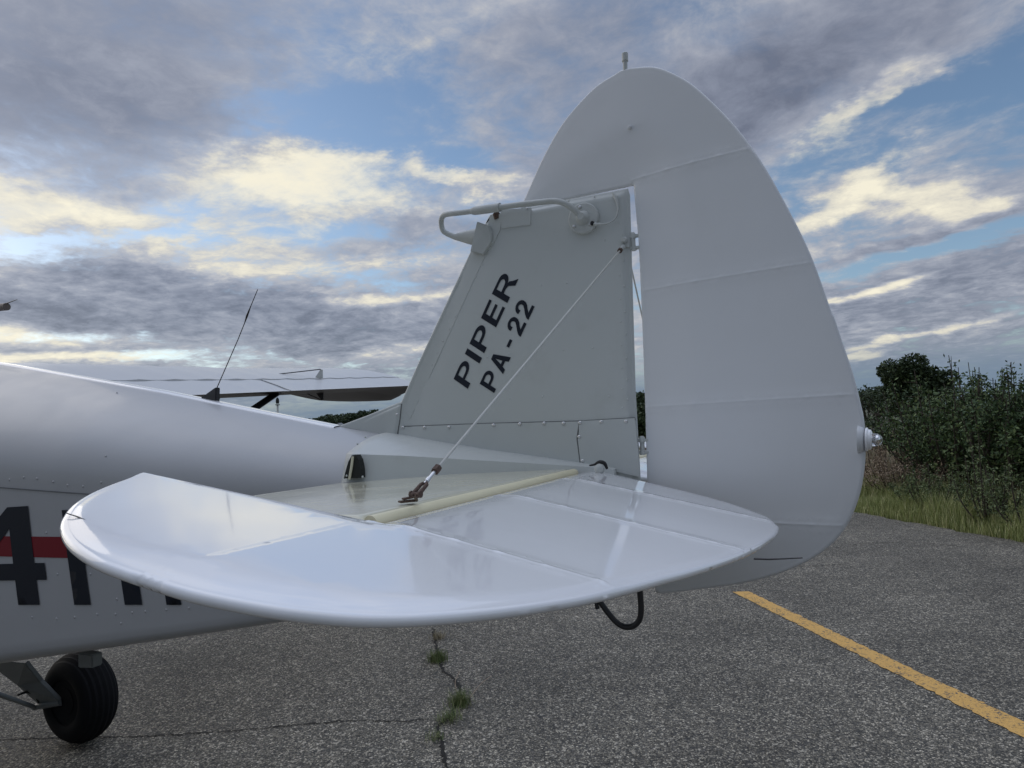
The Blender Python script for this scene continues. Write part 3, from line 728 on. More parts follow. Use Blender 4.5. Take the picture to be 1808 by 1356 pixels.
# --- rudder: hinged plane, trailing edge swung 8.5 degrees to port
RA = R_(8.5); RX = -.405; rn = (math.sin(RA), math.cos(RA), 0)
def rudM(u, v, w_): return (RX+u*math.cos(RA)-w_*math.sin(RA), -u*math.sin(RA)-w_*math.cos(RA), v)
def rud_uv(px, py):
    p = hit(px, py, rn, (RX, 0, 0)); return np.array(((p[0]-RX)/math.cos(RA), p[2]))
rt = [(1119, 328), (1128, 430), (1134, 560), (1139, 700), (1143, 845)]
rtx = [rud_uv(*p) for p in rt]; rtx.append(np.array((rtx[-1][0]+.0, 1.40)))
rbot = [np.array((rtx[-1][0]+.004, 1.30)), rud_uv(1167, 1048), rud_uv(1252, 1038), rud_uv(1316, 1029), rud_uv(1371, 1014.5), rud_uv(1414, 997.5), rud_uv(1448, 978), rud_uv(1473, 957), rud_uv(1494.5, 929.6),
        rud_uv(1509, 900), rud_uv(1520, 866), rud_uv(1526, 832), rud_uv(1528.5, 798), rud_uv(1526.5, 747), rud_uv(1520, 713), rud_uv(1507, 662), rud_uv(1490, 611), rud_uv(1473, 560), rud_uv(1466.6, 546),
        rud_uv(1438, 466), rud_uv(1413.5, 411), rud_uv(1378, 343), rud_uv(1343, 283), rud_uv(1307, 233), rud_uv(1272, 194), rud_uv(1229, 154), rud_uv(1201, 135.7), rud_uv(1169, 121.5), rud_uv(1144, 118),
        rud_uv(1103.6, 122.5), rud_uv(1084, 133), rud_uv(1052, 154), rud_uv(1017, 190), rud_uv(992, 221.6), rud_uv(971, 257), rud_uv(953, 292.5), rud_uv(939, 324), rud_uv(924.8, 356), rud_uv(918, 371)]
rud_out = rtx+catmull(rbot, 4)
def rud_half(P, d): return .0060+np.minimum(.011*np.clip(1-np.abs(P[:, 0])/.46, 0, 1)**.9, .07*d)
rr_ = [((rud_uv(1119, 319)), rud_uv(1330, 262)), (rud_uv(1131, 515), rud_uv(1440, 463)), (rud_uv(1137, 719), rud_uv(1524, 695)), (rud_uv(1150, 912), rud_uv(1497, 928))]
rudder = panel('rudder', rud_out, rudM, rud_half, paint_rud, air, edge_r=.0062, ribs=rr_, step=.028, creases=[((0, 1.35), (0, 2.56))])
p = rudM(*rud_uv(1104, 120), 0)
lathe('top_post', [(.0058, -.01), (.0058, .016), (.0080, .017), (.0080, .037), (.0052, .040)], paint_part, rudder, axis=(.03, 0, 1), org=p, seg=18)
lathe('fabric_nub', [(.006, -.002), (.006, .002), (.0038, .007), (.001, .008)], paint_rud, rudder, axis=(-math.sin(RA), -math.cos(RA), 0), org=rudM(*rud_uv(1117, 229), .0155), seg=16)
lp = np.array(rudM(*rud_uv(1529, 776), 0)); ax = (math.cos(RA), -math.sin(RA), -.06)
lathe('fairing_boss', [(.030, -.010), (.027, -.002), (.022, .0015)], paint_rud, rudder, axis=ax, org=lp-np.array(ax)*.004, seg=32)
nl = lathe('tail_light', [(.0245, 0), (.0245, .003), (.021, .005), (.0205, .009), (.0155, .012)], paint_gloss, rudder, axis=ax, org=lp, seg=32)
lathe('clear_lens', [(.0135, .011), (.0135, .015), (.0125, .021), (.0095, .0265), (.005, .0292), (.0005, .0298)], glass, nl, axis=ax, org=lp, seg=28, ang=70)
lathe('bulb', [(.005, .011), (.005, .014), (.0085, .016), (.0085, .022), (.003, .025)], chrome, nl, axis=ax, org=lp, seg=16, ang=70)
# hinges between fin and rudder
for (hx, hy) in ((1118, 428), (1134, 788)):
    q = onY(hx, hy, 0)
    hinge = lathe('rudder_hinge', [(.0062, -.021), (.0075, -.020), (.0075, -.010), (.0058, -.0095), (.0058, .0095), (.0075, .010), (.0075, .020), (.0045, .025)], paint_part, fin, org=q, seg=16)
    for dz_ in (-.015, .015):
        prism('hinge_lug', [q+np.array((-.020, -.006, dz_-.0035)), q+np.array((.018, -.006, dz_-.0035)), q+np.array((.018, -.006, dz_+.0035)), q+np.array((-.020, -.006, dz_+.0035))], (0, .012, 0), paint_part, hinge, .001)

# --- stabilizer (fixed) and elevators, port and starboard
ZH, XH, DR = 1.595, -.56, R_(11)
def elev_uv(px, py, dz_=0.):
    nrm = (math.sin(DR), 0, math.cos(DR)); p = hit(px, py, nrm, (XH, 0, ZH+dz_))
    return np.array(((p[0]-XH)/math.cos(DR), p[1]))
e_near = [(1375.6, 934), (1373, 944), (1363, 955), (1337, 973), (1295, 994), (1231, 1018), (1167, 1038), (1125, 1050), (1040, 1072), (938.7, 1090), (839, 1103), (739.6, 1111.5), (640, 1113), (550, 1106), (460, 1094), (358, 1074),
          (298.7, 1058), (239, 1038), (179, 1013), (147, 993), (123.5, 973), (109.5, 952), (104.7, 931), (109.5, 915.5), (123.5, 895.6), (151, 875.7), (183, 859.7), (223, 843.8), (243, 834), (255, 831.5)]
e_near = [elev_uv(*p, float(np.interp(i, [0, 3, 6, 17, 22, 29], [-.012, -.014, -.018, -.018, -.011, -.005]))) for i, p in enumerate(e_near)]
e_root = [elev_uv(1060, 828), elev_uv(1131, 844.6), elev_uv(1167, 853), elev_uv(1231, 868), elev_uv(1295, 885), elev_uv(1337, 899.5), elev_uv(1359, 909), elev_uv(1372, 921)]
hy_in = -.075; hy_out = float(e_near[-1][1]); hcorner = np.array((-.006, elev_uv(660, 912)[1]))
elev_out = catmull(e_root+e_near, 4)+[hcorner+np.array((.012, 0)), np.array((.006, hy_in))]
def elev_half(P, d):
    u = P[:, 0]; return np.where(u > 0, .0062+np.minimum(.0095*np.clip(1-u/.46, 0, 1), .16*d), .0062+np.minimum(.0085*np.clip(1+u/.36, 0, 1)**1.15, .16*d))
e_ribs = [(np.array((.0, y)), np.array((.50, y))) for y in (-.263, -.573, -.915)]
e_creases = [((0, -1.23), (0, -.08))]
def make_elev(side, name):
    def M(u, v, w_): return (XH+u*math.cos(DR)+w_*math.sin(DR), side*v, ZH-.012-u*math.sin(DR)+w_*math.cos(DR))
    return panel(name, elev_out, M, elev_half, paint_gloss, air, edge_r=.0062, ribs=e_ribs, step=.028, creases=e_creases), M
elevator, eM = make_elev(1, 'elevator'); elevator2, eM2 = make_elev(-1, 'elevator')
# a short tape ridge where the spar goes out to the balance horn
# stabilizer
st_out = [(-1.18, -.16), (-1.182, -.30), (-1.19, -.50), (-1.17, -.66), (-1.10, -.80), (-1.0, -.885), (-.90, -.895), (-.60, -.897), (-.585, -.897), (-.585, -.06), (-.60, -.05)]
st_out = [np.array(p) for p in st_out]
def st_z(x): return 1.5885+(x+1.18)/.6*.0065
def st_half(P, d): return .004+.010*np.clip((P[:, 0]+1.19)/.3, 0, 1)
for side in (1, -1):
    def SM(u, v, w_, s=side): return (u, s*v, st_z(u)-.0145+w_)
    so = panel('stabilizer', st_out, SM, st_half, paint_stab, air, edge_r=.005, step=.03, ribs=())
    tube('rear_spar_tube', [(-.5805, side*-.07, ZH-.0115), (-.5805, side*-.885, ZH-.0115)], .0118, paint_tube, so, seg=20)
    if side == 1: stab = so
# root fittings: black boot and grey ball end at the inner end of the elevator
bo = onY(1060, 822, -.075)
tube('rubber_boot', [onY(1041, 822, -.078), onY(1050, 820, -.08), onY(1058, 816, -.08), onY(1067, 818, -.08), onY(1072, 828, -.078)], [.002, .0028, .0045, .0045, .003], black, stab, seg=10, smooth_path=4)
lathe('torque_tube_end', [(.004, -.004), (.0115, -.002), (.0125, .004), (.010, .010), (.004, .013)], paint_part, stab, axis=(.1, -1, .1), org=onY(1059, 828, -.085), seg=20)
# brace wires
for side in (1, -1):
    tp_ = finP(1100, 436, .006); bt = onZ(738, 868, 1.622); bt = np.array((bt[0], bt[1], bt[2]))
    S = np.array((1, side, 1)); a, b = tp_*S, bt*S; d = (b-a)/np.linalg.norm(b-a)
    wire = tube('brace_wire', [a+d*.012, b-d*.05], .0021, cable, air, seg=10)
    tube('upper_clevis', [a-d*.004, a+d*.006, a+d*.008, a+d*.022], [.0055, .0055, .004, .0048], paint_part, wire, seg=12)
    lathe('clevis_nut', [(.0065, -.004), (.0065, .004)], rust, wire, axis=d, org=a+d*.024, seg=6)
    lathe('bolt_head', [(.0078, -.004), (.0078, .004), (.0062, .0065), (.005, .0085)], paint_part, wire, axis=(0, -side, 0), org=finP(1103, 424, .002)*S, seg=20)
    q = a-d*.006
    prism('anchor_tab', [q+np.array((-.012, 0, .005)), q+np.array((.014, 0, .010)), q+np.array((.014, 0, -.004)), q+np.array((-.010, 0, -.005))], (0, .006*side, 0), paint_part, wire, .001)
    b0 = b-d*.052
    lathe('lower_nut', [(.0062, -.0055), (.0062, .0055)], rust, wire, axis=d, org=b0, seg=6)
    lathe('threaded_end', [(.0028, 0), (.0028, .022), (.0038, .022), (.0038, .029), (.0028, .029), (.0028, .034)], steel, wire, axis=d, org=b0, seg=10)
    # clevis fork
    e = b0+d*.030; f_ = b0+d*.062; sdv = np.cross(d, (0, 0, 1)); sdv /= np.linalg.norm(sdv)
    for s2 in (-1, 1):
        tube('fork_prong', [e, e+d*.006+sdv*s2*.0055, f_+sdv*s2*.0055], [.0024, .0028, .0036], rust, wire, seg=8)
    lathe('fork_bolt', [(.005, -.0095), (.005, -.0065), (.0028, -.0065), (.0028, .007), (.005, .007), (.005, .0095)], rust, wire, axis=sdv, org=f_-d*.004, seg=8)
    g0 = onZ(705, 888, st_z(-.62)+.003)*S; g1 = onZ(735, 885, st_z(-.62)+.003)*S
    n_ = np.cross(g1-g0, (0, 0, 1)); n_ = n_/np.linalg.norm(n_)
    prism('lower_tang', [g0-n_*.007, g1-n_*.008, g1+n_*.008, g0+n_*.007], (0, 0, .003), rust, wire, .0006)
    prism('lower_tang', [g0+(g1-g0)*.2-n_*.005+np.array((0, 0, .004)), g1-n_*.006+np.array((0, 0, .006)), g1+n_*.006+np.array((0, 0, .006)), g0+(g1-g0)*.2+n_*.005+np.array((0, 0, .004))], (0, 0, .003), rust, wire, .0006)
    prism('bent_lug', [g1-n_*.007, g1+n_*.007, f_+n_*.006, f_-n_*.006], np.cross(f_-g1, n_)/np.linalg.norm(np.cross(f_-g1, n_))*.003, rust, wire, .0005)
# static wicks
w0 = np.array(eM(*elev_uv(1342, 968), 0)); tube('static_wick', [w0+np.array((-.01, 0, -.004)), w0+np.array((.012, 0, -.004)), w0+np.array((.058, 0, .0))], [.0016, .0014, .0009], blackm, elevator, seg=6)
tube('static_wick', [eM(*elev_uv(116, 902), .0095), eM(*elev_uv(135, 908), .0095), eM(*elev_uv(151, 914), .0085)], [.0006, .0008, .0011], blackm, elevator, seg=6)
# tail tie-down loop under the stern post
tube('tie_down_loop', [onY(1042, 1035), onY(1062, 1066), onY(1076, 1085), onY(1090, 1100), onY(1104, 1107), onY(1118, 1105), onY(1129, 1094), onY(1132, 1075), onY(1130, 1045), onY(1128, 1010), onY(1124, 970)], .0075, blackm, air, seg=10, smooth_path=4)
tube('tie_down_bolt', [onY(1050, 1052), onY(1055, 1075)], [.0045, .006], blackm, air, seg=8)
# stern post that carries the loop and the lower rudder hinge
tube('stern_post', [(-.47, 0, 1.37), (-.462, 0, 1.60)], .012, paint_fin, air, seg=14)
# lower fuselage end under the tailplane
for s in (-1, 1):
    pass
# whip antenna on the ridge
ab = [onY(354, 707.5), onY(383, 684.5), onY(384.5, 711)]
ant = prism('whip_base', [p+np.array((0, -.009, 0)) for p in (ab[0], ab[0]+np.array((.004, 0, .006)), ab[1], ab[1]+np.array((.006, 0, 0)), ab[2])], (0, .018, 0), blackm, fus, .002)
tube('whip_rod', [onY(382.5, 686), onY(420, 600), onY(432, 570), onY(436, 558), onY(443, 540), onY(455, 511)], [.0016, .0014, .0015, .0034, .0014, .0012], black, fus, seg=8)
# antenna head seen at the left edge, on a mast above the cabin roof
mb = onY(-26, 545, 0.25)
mastv = tube('roof_mast', [(mb[0], mb[1], 2.1), (mb[0], mb[1], mb[2]-.02)], .012, blackm, fus, seg=10)
M_brn = mat('faded_brown_plastic', (.13, .105, .09), .5, noise_amt=.2, nscale=60)
tube('antenna_head', [mb+np.array((-.03, -.0, 0)), onY(12, 541.5, .25)], .018, M_brn, mastv, seg=16)
tube('antenna_spike', [onY(8, 537, .25), onY(30, 529, .25)], [.003, .0015], blackm, mastv, seg=6)

# --- wings
WTE = -4.0
def te_z(Y): return 2.018+.056*(Y-1.45) if Y > 1.0 else 1.99
AF = [(0, 0, 0), (.06, .012, -.008), (.15, .040, -.020), (.33, .088, -.042), (.5, .128, -.056), (.75, .172, -.066), (1.0, .196, -.070), (1.2, .198, -.068), (1.38, .178, -.060), (1.5, .142, -.044), (1.57, .10, -.012), (1.6, .055, .035)]
INC = .055
wing_shade = mat('wing_underside_shade', (.045, .036, .038), .4, noise_amt=.15, nscale=5)  # shade under the wing put into the colour of its downward faces
def wing_mesh(side, y0, y1, c0_, c1_, name, m, parent, close_front=True):
    ys = [y0]; 
    while ys[-1] < y1-1e-6: ys.append(min(y1, ys[-1]+.095))
    idx = [a for a in AF if c0_-1e-6 <= a[0] <= c1_+1e-6]
    V = []; Fc = []
    for iy, Y in enumerate(ys):
        tip = np.clip((Y-4.5)/.36, 0, 1); sh = math.sqrt(max(1e-4, 1-tip**2.2))
        rib = .0045 if iy % 3 == 0 else -.0015
        zt = te_z(Y)
        up = []; lo = []
        for (c, zu, zl) in idx:
            cc = .55+(c-.55)*(.35+.65*sh) if tip > 0 else c
            zl = zl-(.17*np.clip((Y-4.0)/.85, 0, 1) if c > .1 else 0)*np.clip(c/.5, 0, 1)
            mid = (zu+zl)/2; hu = (zu-zl)/2*(.35+.65*sh)
            zu = zu*(1+.22*float(np.clip((3.2-Y)/2.2, 0, 1)))
            mid = (zu+zl)/2; hu = (zu-zl)/2*(.35+.65*sh)
            k = rib if .05 < c < 1.3 else 0
            up.append((WTE-cc, side*Y, zt+INC*c+mid+hu+k)); lo.append((WTE-cc, side*Y, zt+INC*c+mid-hu))
        V += up+lo[::-1]
    n = len(idx)*2
    for i in range(len(ys)-1):
        for k in range(n): Fc.append((i*n+k, i*n+(k+1) % n, (i+1)*n+(k+1) % n, (i+1)*n+k))
    Fc.append(tuple(range(n))); Fc.append(tuple((len(ys)-1)*n+k for k in range(n)))
    me = mesh_np(name, V, Fc); bm = bmesh.new(); bm.from_mesh(me); bmesh.ops.remove_doubles(bm, verts=bm.verts, dist=2e-4); bmesh.ops.recalc_face_normals(bm, faces=bm.faces); bm.to_mesh(me); bm.free()
    sharpen(me, 40); me.materials.append(m); me.materials.append(wing_shade)
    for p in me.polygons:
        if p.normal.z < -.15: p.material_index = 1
    return link(name, me, m, parent)
for side in (1, -1):
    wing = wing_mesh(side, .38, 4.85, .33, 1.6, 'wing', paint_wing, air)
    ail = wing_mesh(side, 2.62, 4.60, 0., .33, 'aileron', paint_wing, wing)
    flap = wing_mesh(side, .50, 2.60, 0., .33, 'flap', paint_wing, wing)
    for o in (ail, flap): o.location.x = .022; o.location.z = -.011
    # dark gap seams on top
    S = np.array((1, side, 1))
    # aileron horn above and below with its push rods
    hp = onX(565, 668, WTE-.33)
    for q, sg in ((1, 1), (1, -1)):
        zb_ = hp[2]+(.0 if sg > 0 else -.12)
        tri = [np.array((hp[0]+.03, hp[1], zb_)), np.array((hp[0]-.07, hp[1], zb_)), np.array((hp[0]+.01, hp[1], zb_+sg*.085)), np.array((hp[0]+.03, hp[1], zb_+sg*.08))]
        prism('aileron_horn', [p*S for p in tri], (0, .008, 0), blackm if sg < 0 else paint_part, wing)
        e2 = tri[2]+np.array((-.35 if sg > 0 else .0, -.42, -.06 if sg > 0 else .12))
        tube('push_rod', [tri[2]*S, e2*S], .005, blackm, wing, seg=6)
    # strut
    s0 = onY(400, 750, 1.0)
    a = np.array((-4.75, .50, .98)); b = np.array((-4.85, 2.62, 2.06))
    for k in (0, 1):
        a2, b2 = a+np.array((.62*k, 0, 0)), b+np.array((.70*k, 0, -.0))
        d = (b2-a2); d /= np.linalg.norm(d)
        pr = []
        for t in np.linspace(0, 2*math.pi, 14, endpoint=False):
            pr.append(a2*S+np.array((math.cos(t)*.058, 0, math.sin(t)*.02)))
        prism('wing_strut', pr, (b2-a2)*S, blackm, wing)
# --- main gear
tyre_mat = mat('tyre_rubber', (.006, .006, .007), .8, spec=.2, noise_amt=.3, nscale=30)
hub_mat = mat('dark_hub', (.010, .010, .011), .8, spec=.15, noise_amt=.3, nscale=50)
for side in (1, -1):
    wc = np.array((-4.06, side*.92, .255)); hw = .105
    gear = link('main_gear', mesh_np('main_gear', *[[(0, 0, 0), (.001, 0, 0), (0, 0, .001)], [(0, 1, 2)]]), leg_paint, air) if False else None
    prof = []
    for t in np.linspace(-115, 115, 27):
        a_ = R_(t); r = .165+.09*math.cos(a_)**(1 if math.cos(a_) >= 0 else 1) if abs(t) <= 90 else .165+.09*math.cos(a_)
        y_ = math.sin(a_)*hw
        if abs(t) < 62:
            grp = [11, 30, 48]
            if any(abs(abs(t)-g) < 5 for g in grp): r -= .007
        prof.append((r, y_))
    whl = lathe('wheel', [(.05, -hw*.55), (.135, -hw*.86)]+prof+[(.135, hw*.86), (.05, hw*.55)], tyre_mat, air, axis=(0, 1, 0), org=wc, seg=56, ang=30)
    lathe('rim', [(.01, -hw*.62), (.05, -hw*.66), (.06, -hw*.55), (.118, -hw*.62), (.128, -hw*.85), (.132, -hw*.80)], hub_mat, whl, axis=(0, 1, 0), org=wc, seg=32)
    lathe('rim', [(.01, -hw*.62), (.05, -hw*.66), (.06, -hw*.55), (.118, -hw*.62), (.128, -hw*.85), (.132, -hw*.80)], hub_mat, whl, axis=(0, -1, 0), org=wc, seg=32)
    lathe('brake_disc', [(.075, -.004), (.075, .004)], hub_mat, whl, axis=(0, 1, 0), org=wc-np.array((0, side*hw*.8, 0)), seg=28)
    S = np.array((1, side, 1))
    L1 = [onY(-30, 1165, .48)*S, onY(44, 1172, .48)*S, onY(70, 1205, .68)*S, onY(103, 1238, .80)*S, onY(66, 1243, .80)*S, onY(30, 1210, .62)*S]
    prism('gear_leg', L1, (0, .02*side, .012), leg_paint, air, .004)
    tube('axle_fitting', [onY(60, 1249, .79)*S, onY(80, 1244, .80)*S, onY(108, 1238, .83)*S], [.016, .02, .024], leg_paint, air, seg=12)
    tube('shock_strut', [onY(-40, 1212, .15)*S, onY(62, 1249, .79)*S], .012, leg_paint, air, seg=10)
    tube('brake_hose', [onY(68, 1240, .78)*S, onY(62, 1228, .74)*S, onY(48, 1222, .68)*S, onY(32, 1227, .62)*S], .006, black, air, seg=8, smooth_path=4)
# belly step block
bb = onY(158, 1176, -.05)
belly = prism('belly_block', [bb+np.array(q) for q in ((-.035, -.02, -.004), (.045, -.02, .004), (.045, -.02, .05), (-.035, -.02, .05))], (0, .04, 0), leg_paint, fus, .004)
# nose wheel and cowl details ahead of the picture
wc = np.array((-5.55, 0, .2))
lathe('nose_wheel', [(.05, -.05), (.11, -.07), (.17, -.072), (.2, -.035), (.203, 0), (.2, .035), (.17, .072), (.11, .07), (.05, .05)], tyre_mat, air, axis=(0, 1, 0), org=wc, seg=36)
tube('nose_leg', [(-5.55, .09, .2), (-5.52, .09, .5), (-5.45, 0, .95)], .02, leg_paint, air, seg=10)
lathe('propeller_hub', [(.12, 0), (.10, .08), (.05, .15), (.005, .18)], steel, air, axis=(-1, 0, 0), org=(-5.94, 0, 1.32), seg=24)
for s in (-1, 1):
    prism('propeller_blade', [(-6.02, -.05, 1.32), (-6.02, .05, 1.32), (-6.02, .07, 1.32+s*.5), (-6.02, .02, 1.32+s*.93), (-6.02, -.03, 1.32+s*.93), (-6.02, -.07, 1.32+s*.5)], (.012, 0, 0), steel, air)

# ================================================================== VEGETATION
def leafmat(name, c1, c2, c3=None, rough=.6):
    def f(n, b, oc):
        geo = n.add('ShaderNodeNewGeometry'); ri = geo.outputs['Random Per Island']
        c = n.ramp(ri, [(0, c1), (.6, c2), (1, c3 or c2)]); n.put(b.inputs['Base Color'], c)
    return mat(name, c1, rough, fn=f, spec=.3)
M_leaf = leafmat('bush_leaves', (.028, .052, .022), (.075, .120, .045), (.16, .21, .08))
M_leaf2 = leafmat('pale_weed_leaves', (.07, .10, .042), (.14, .18, .075), (.20, .23, .11))
M_leaf3 = leafmat('far_tree_leaves', (.026, .042, .020), (.050, .075, .032), (.08, .11, .045))
M_dry = leafmat('dry_brush', (.20, .145, .10), (.36, .27, .195), (.46, .37, .27), .8)
M_bark = mat('bark', (.07, .055, .042), .9, noise_amt=.3, nscale=30)
M_grass = leafmat('grass_blades', (.15, .19, .06), (.33, .365, .13), (.62, .58, .32), .7)
M_weed = leafmat('crack_weed_blades', (.07, .105, .035), (.14, .18, .06), (.28, .27, .13), .7)
M_grass2 = leafmat('dry_grass_blades', (.22, .19, .12), (.34, .29, .19), (.45, .38, .26), .8)

def leaf_mesh(name, C_, size, m, parent=None, aspect=.5, updir=None, flat=.0):
    """one small rhombus leaf (2 triangles, folded) per centre"""
    n = len(C_); a = rng.normal(size=(n, 3)); 
    if updir is not None: a = a*.8+updir
    a /= np.linalg.norm(a, axis=1)[:, None]; b = np.cross(a, rng.normal(size=(n, 3))); b /= np.linalg.norm(b, axis=1)[:, None]
    s = size*(.6+.8*rng.random(n))[:, None]
    V = np.stack([C_-a*s, C_+b*s*aspect, C_+a*s, C_-b*s*aspect], 1).reshape(-1, 3)
    Fc = np.arange(4*n).reshape(-1, 4); return link(name, mesh_np(name, V, Fc, False), m, parent)
def sticks(name, segs, m, parent):
    V = []; Fc = []
    for a, b, r0, r1 in segs:
        a, b = Vector(a), Vector(b); t = (b-a); 
        if t.length < 1e-5: continue
        t.normalize(); u = t.orthogonal().normalized(); v = t.cross(u); k = len(V)
        for p, r in ((a, r0), (b, r1)):
            for q in range(4):
                an = q*math.pi/2; V.append(p+(u*math.cos(an)+v*math.sin(an))*r)
        for q in range(4): Fc.append((k+q, k+(q+1) % 4, k+4+(q+1) % 4, k+4+q))
    return link(name, mesh_np(name, V, Fc, False), m, parent)
def shrub(name, loc, h, rad_, nst, lpt, lsize, m, label, cat='bush', group=None, spread=.55, leafy=.15, twig=.35, stick_m=None, upright=.8, aspect=.5, trunk=0.):
    """stems fanning up from the base, twigs off every stem, leaves along the twigs"""
    root = bpy.data.objects.new(name, None); col.objects.link(root); root.location = (*loc, 0); tag(root, label, cat, group)
    segs = []; L = []
    for i in range(nst):
        az_ = rng.random()*2*math.pi; rr = math.sqrt(rng.random()); hh = h*(.62+.42*rng.random())*(1-.35*rr*rr)
        tip = np.array((math.cos(az_)*rad_*rr, math.sin(az_)*rad_*rr, hh)); b = np.array((tip[0]*spread*.35, tip[1]*spread*.35, 0.))
        mid = (b+tip)/2+np.array((tip[0]*.18, tip[1]*.18, -.02*h)); path = catmull([b, mid, tip], 5); K_ = len(path)
        for k in range(K_-1):
            r0 = .012*h*(1-k/K_)+.003; segs.append((path[k], path[k+1], r0, r0*.85))
        for k in range(lpt):
            t = leafy+(1-leafy)*rng.random()**.8; p = path[min(K_-1, int(t*(K_-1)))]+rng.normal(size=3)*.01
            d = rng.normal(size=3); d[2] = abs(d[2])*upright+.15; d /= np.linalg.norm(d); ln = twig*(.35+.9*rng.random())*(1.1-.55*t)*h/2.5
            e = p+d*ln
            if k % 3 == 0: segs.append((p, e, .003*h, .0015*h))
            nl_ = 9
            tt = rng.random(nl_)[:, None]**.7; L.append(p+(e-p)*tt+rng.normal(size=(nl_, 3))*.022*h)
    L = np.concatenate(L); L = L[L[:, 2] > .03]
    leaf_mesh('leaves', L, lsize, m, root, aspect); sticks('stems', segs, stick_m or M_bark, root)
    return root
def gpt(px, dist):                                   # ground point on a sight line, dist metres from the camera
    d = ray(px, 750); d = d[:2]/np.linalg.norm(d[:2]); return CAM[:2]+d*dist
# near thicket on the right, three clumps one can tell apart by height
shrub('bush', gpt(1690, 15.0), 2.62, 1.55, 46, 26, .034, M_leaf, 'tall dark green bush with upright sprigs, right of the rudder')
shrub('bush', gpt(1790, 14.3), 2.30, 1.5, 40, 26, .034, M_leaf, 'dense dark bush at the right edge of the picture')
shrub('bush', gpt(1745, 16.8), 2.85, 1.5, 40, 24, .036, M_leaf, 'dark bush with the highest sprig, standing behind the pair in front')
shrub('bush', gpt(1890, 14.6), 3.1, 1.7, 40, 24, .036, M_leaf, 'tall dark bush just outside the right edge')
shrub('bush', gpt(1655, 17.6), 1.9, 1.0, 36, 22, .036, M_leaf, 'lower dark bush between the rudder and the tall sprigged bush')
shrub('bush', gpt(1665, 20.5), 2.3, 1.5, 40, 22, .04, M_leaf, 'mid height bush filling the gap before the round tree')
shrub('bush', gpt(1566, 30), 1.75, 2.4, 34, 18, .04, M_leaf3, 'low dull bush directly behind the tail light', twig=.45)
# pale leggy weeds in front
for k, (px_, dist, h_) in enumerate(((1632, 12.2, 1.15), (1722, 11.4, 1.35), (1745, 11.6, 1.0), (1794, 10.9, 1.35), (1690, 12.6, .9), (1850, 10.8, 1.2))):
    shrub('tall_weed', gpt(px_, dist), h_, .38, 9, 12, .020, M_leaf2,
          ['leggy pale green weed left of the others, near the tail light', 'leggy pale green weed in front of the tall bush', 'shorter pale weed beside the tallest one', 'bright green weed at the right edge of the picture',
           'small pale weed before the dark thicket', 'pale weed just beyond the right edge'][k], 'weed', 'leggy weeds before the bushes', spread=.3, twig=.30, upright=1.6, leafy=.3)
# dry brush mound
for k, (px_, dist, h_, r_) in enumerate(((1588, 14.8, 1.0, 1.05), (1630, 13.0, .6, .7), (1540, 16.5, 1.1, 1.2))):
    shrub('dry_bush', gpt(px_, dist), h_, r_, 44, 16, .024, M_dry if k != 1 else M_leaf2, ['pinkish brown dry bush beside the tail light', 'low grey green scrub in front of the dry bush', 'taller dry brown bush half hidden behind the rudder'][k], 'bush', 'dry scrub at the field edge',
          twig=.5, aspect=.25)

def far_tree(loc, h, wd, n, label, group=None, m=None, bare=False, cs=.0):
    root = bpy.data.objects.new('tree', None); col.objects.link(root); root.location = (*loc, 0); tag(root, label, 'tree', group)
    segs = [((0, 0, 0), (0, 0, h*.35), .03*h, .022*h)]; L = []
    nb = 16
    for i in range(nb):
        a_ = rng.random()*2*math.pi; r_ = wd*(.25+.55*rng.random()); z_ = h*(.38+.5*rng.random())
        c = np.array((math.cos(a_)*r_*.8, math.sin(a_)*r_*.8, z_)); segs.append(((0, 0, h*.25), tuple(c), .014*h, .004*h))
        s = wd*(.22+.22*rng.random()); k = n//nb
        d = rng.normal(size=(k, 3)); d /= np.linalg.norm(d, axis=1)[:, None]
        L.append(c+d*(s*(.35+.75*rng.random(k)**.5))[:, None]*np.array((1, 1, .75)))
    c = np.array((0, 0, h*.72)); k = n//4; d = rng.normal(size=(k, 3)); d /= np.linalg.norm(d, axis=1)[:, None]
    L.append(c+d*(wd*.55*rng.random(k)**.33)[:, None]*np.array((1, 1, .6)))
    L = np.concatenate(L); L[:, 2] = np.minimum(L[:, 2], h*1.02); L = L[L[:, 2] > h*.12]
    if bare:
        for i in range(70):
            a0 = L[rng.integers(len(L))]; segs.append((tuple(a0*.55+np.array((0, 0, h*.15))), tuple(a0), .004*h, .001*h))
        L = L[::6]
    leaf_mesh('crown', L, .022*h if cs == 0 else cs, m or M_leaf3, root, .6); sticks('trunk', segs, M_bark, root); return root
far_tree(gpt(1612, 46), 5.1, 1.85, 9000, 'round dark green tree standing above the bushes right of the rudder', cs=.10)
far_tree(gpt(1643, 50), 4.4, 2.2, 6000, 'darker tree half behind the tall bush, beside the round tree', cs=.11)
far_tree(gpt(1532, 52), 3.1, 2.0, 4000, 'low bare-branched tree right behind the rudder edge', bare=True, cs=.09)
far_tree(gpt(1553, 60), 3.6, 2.4, 5000, 'brownish low tree between the rudder and the round tree', bare=True, cs=.1)
far_tree(gpt(1572, 70), 3.5, 2.6, 5000, 'small dull tree just left of the round tree', cs=.12)
# dark trees seen through the slot between fin and rudder
far_tree(gpt(1128, 60), 4.2, 2.6, 5000, 'dark tree seen through the slot between fin and rudder', cs=.12)
far_tree(gpt(1142, 40), 2.5, 2.0, 4000, 'low bush seen low in the slot between fin and rudder', cs=.1)
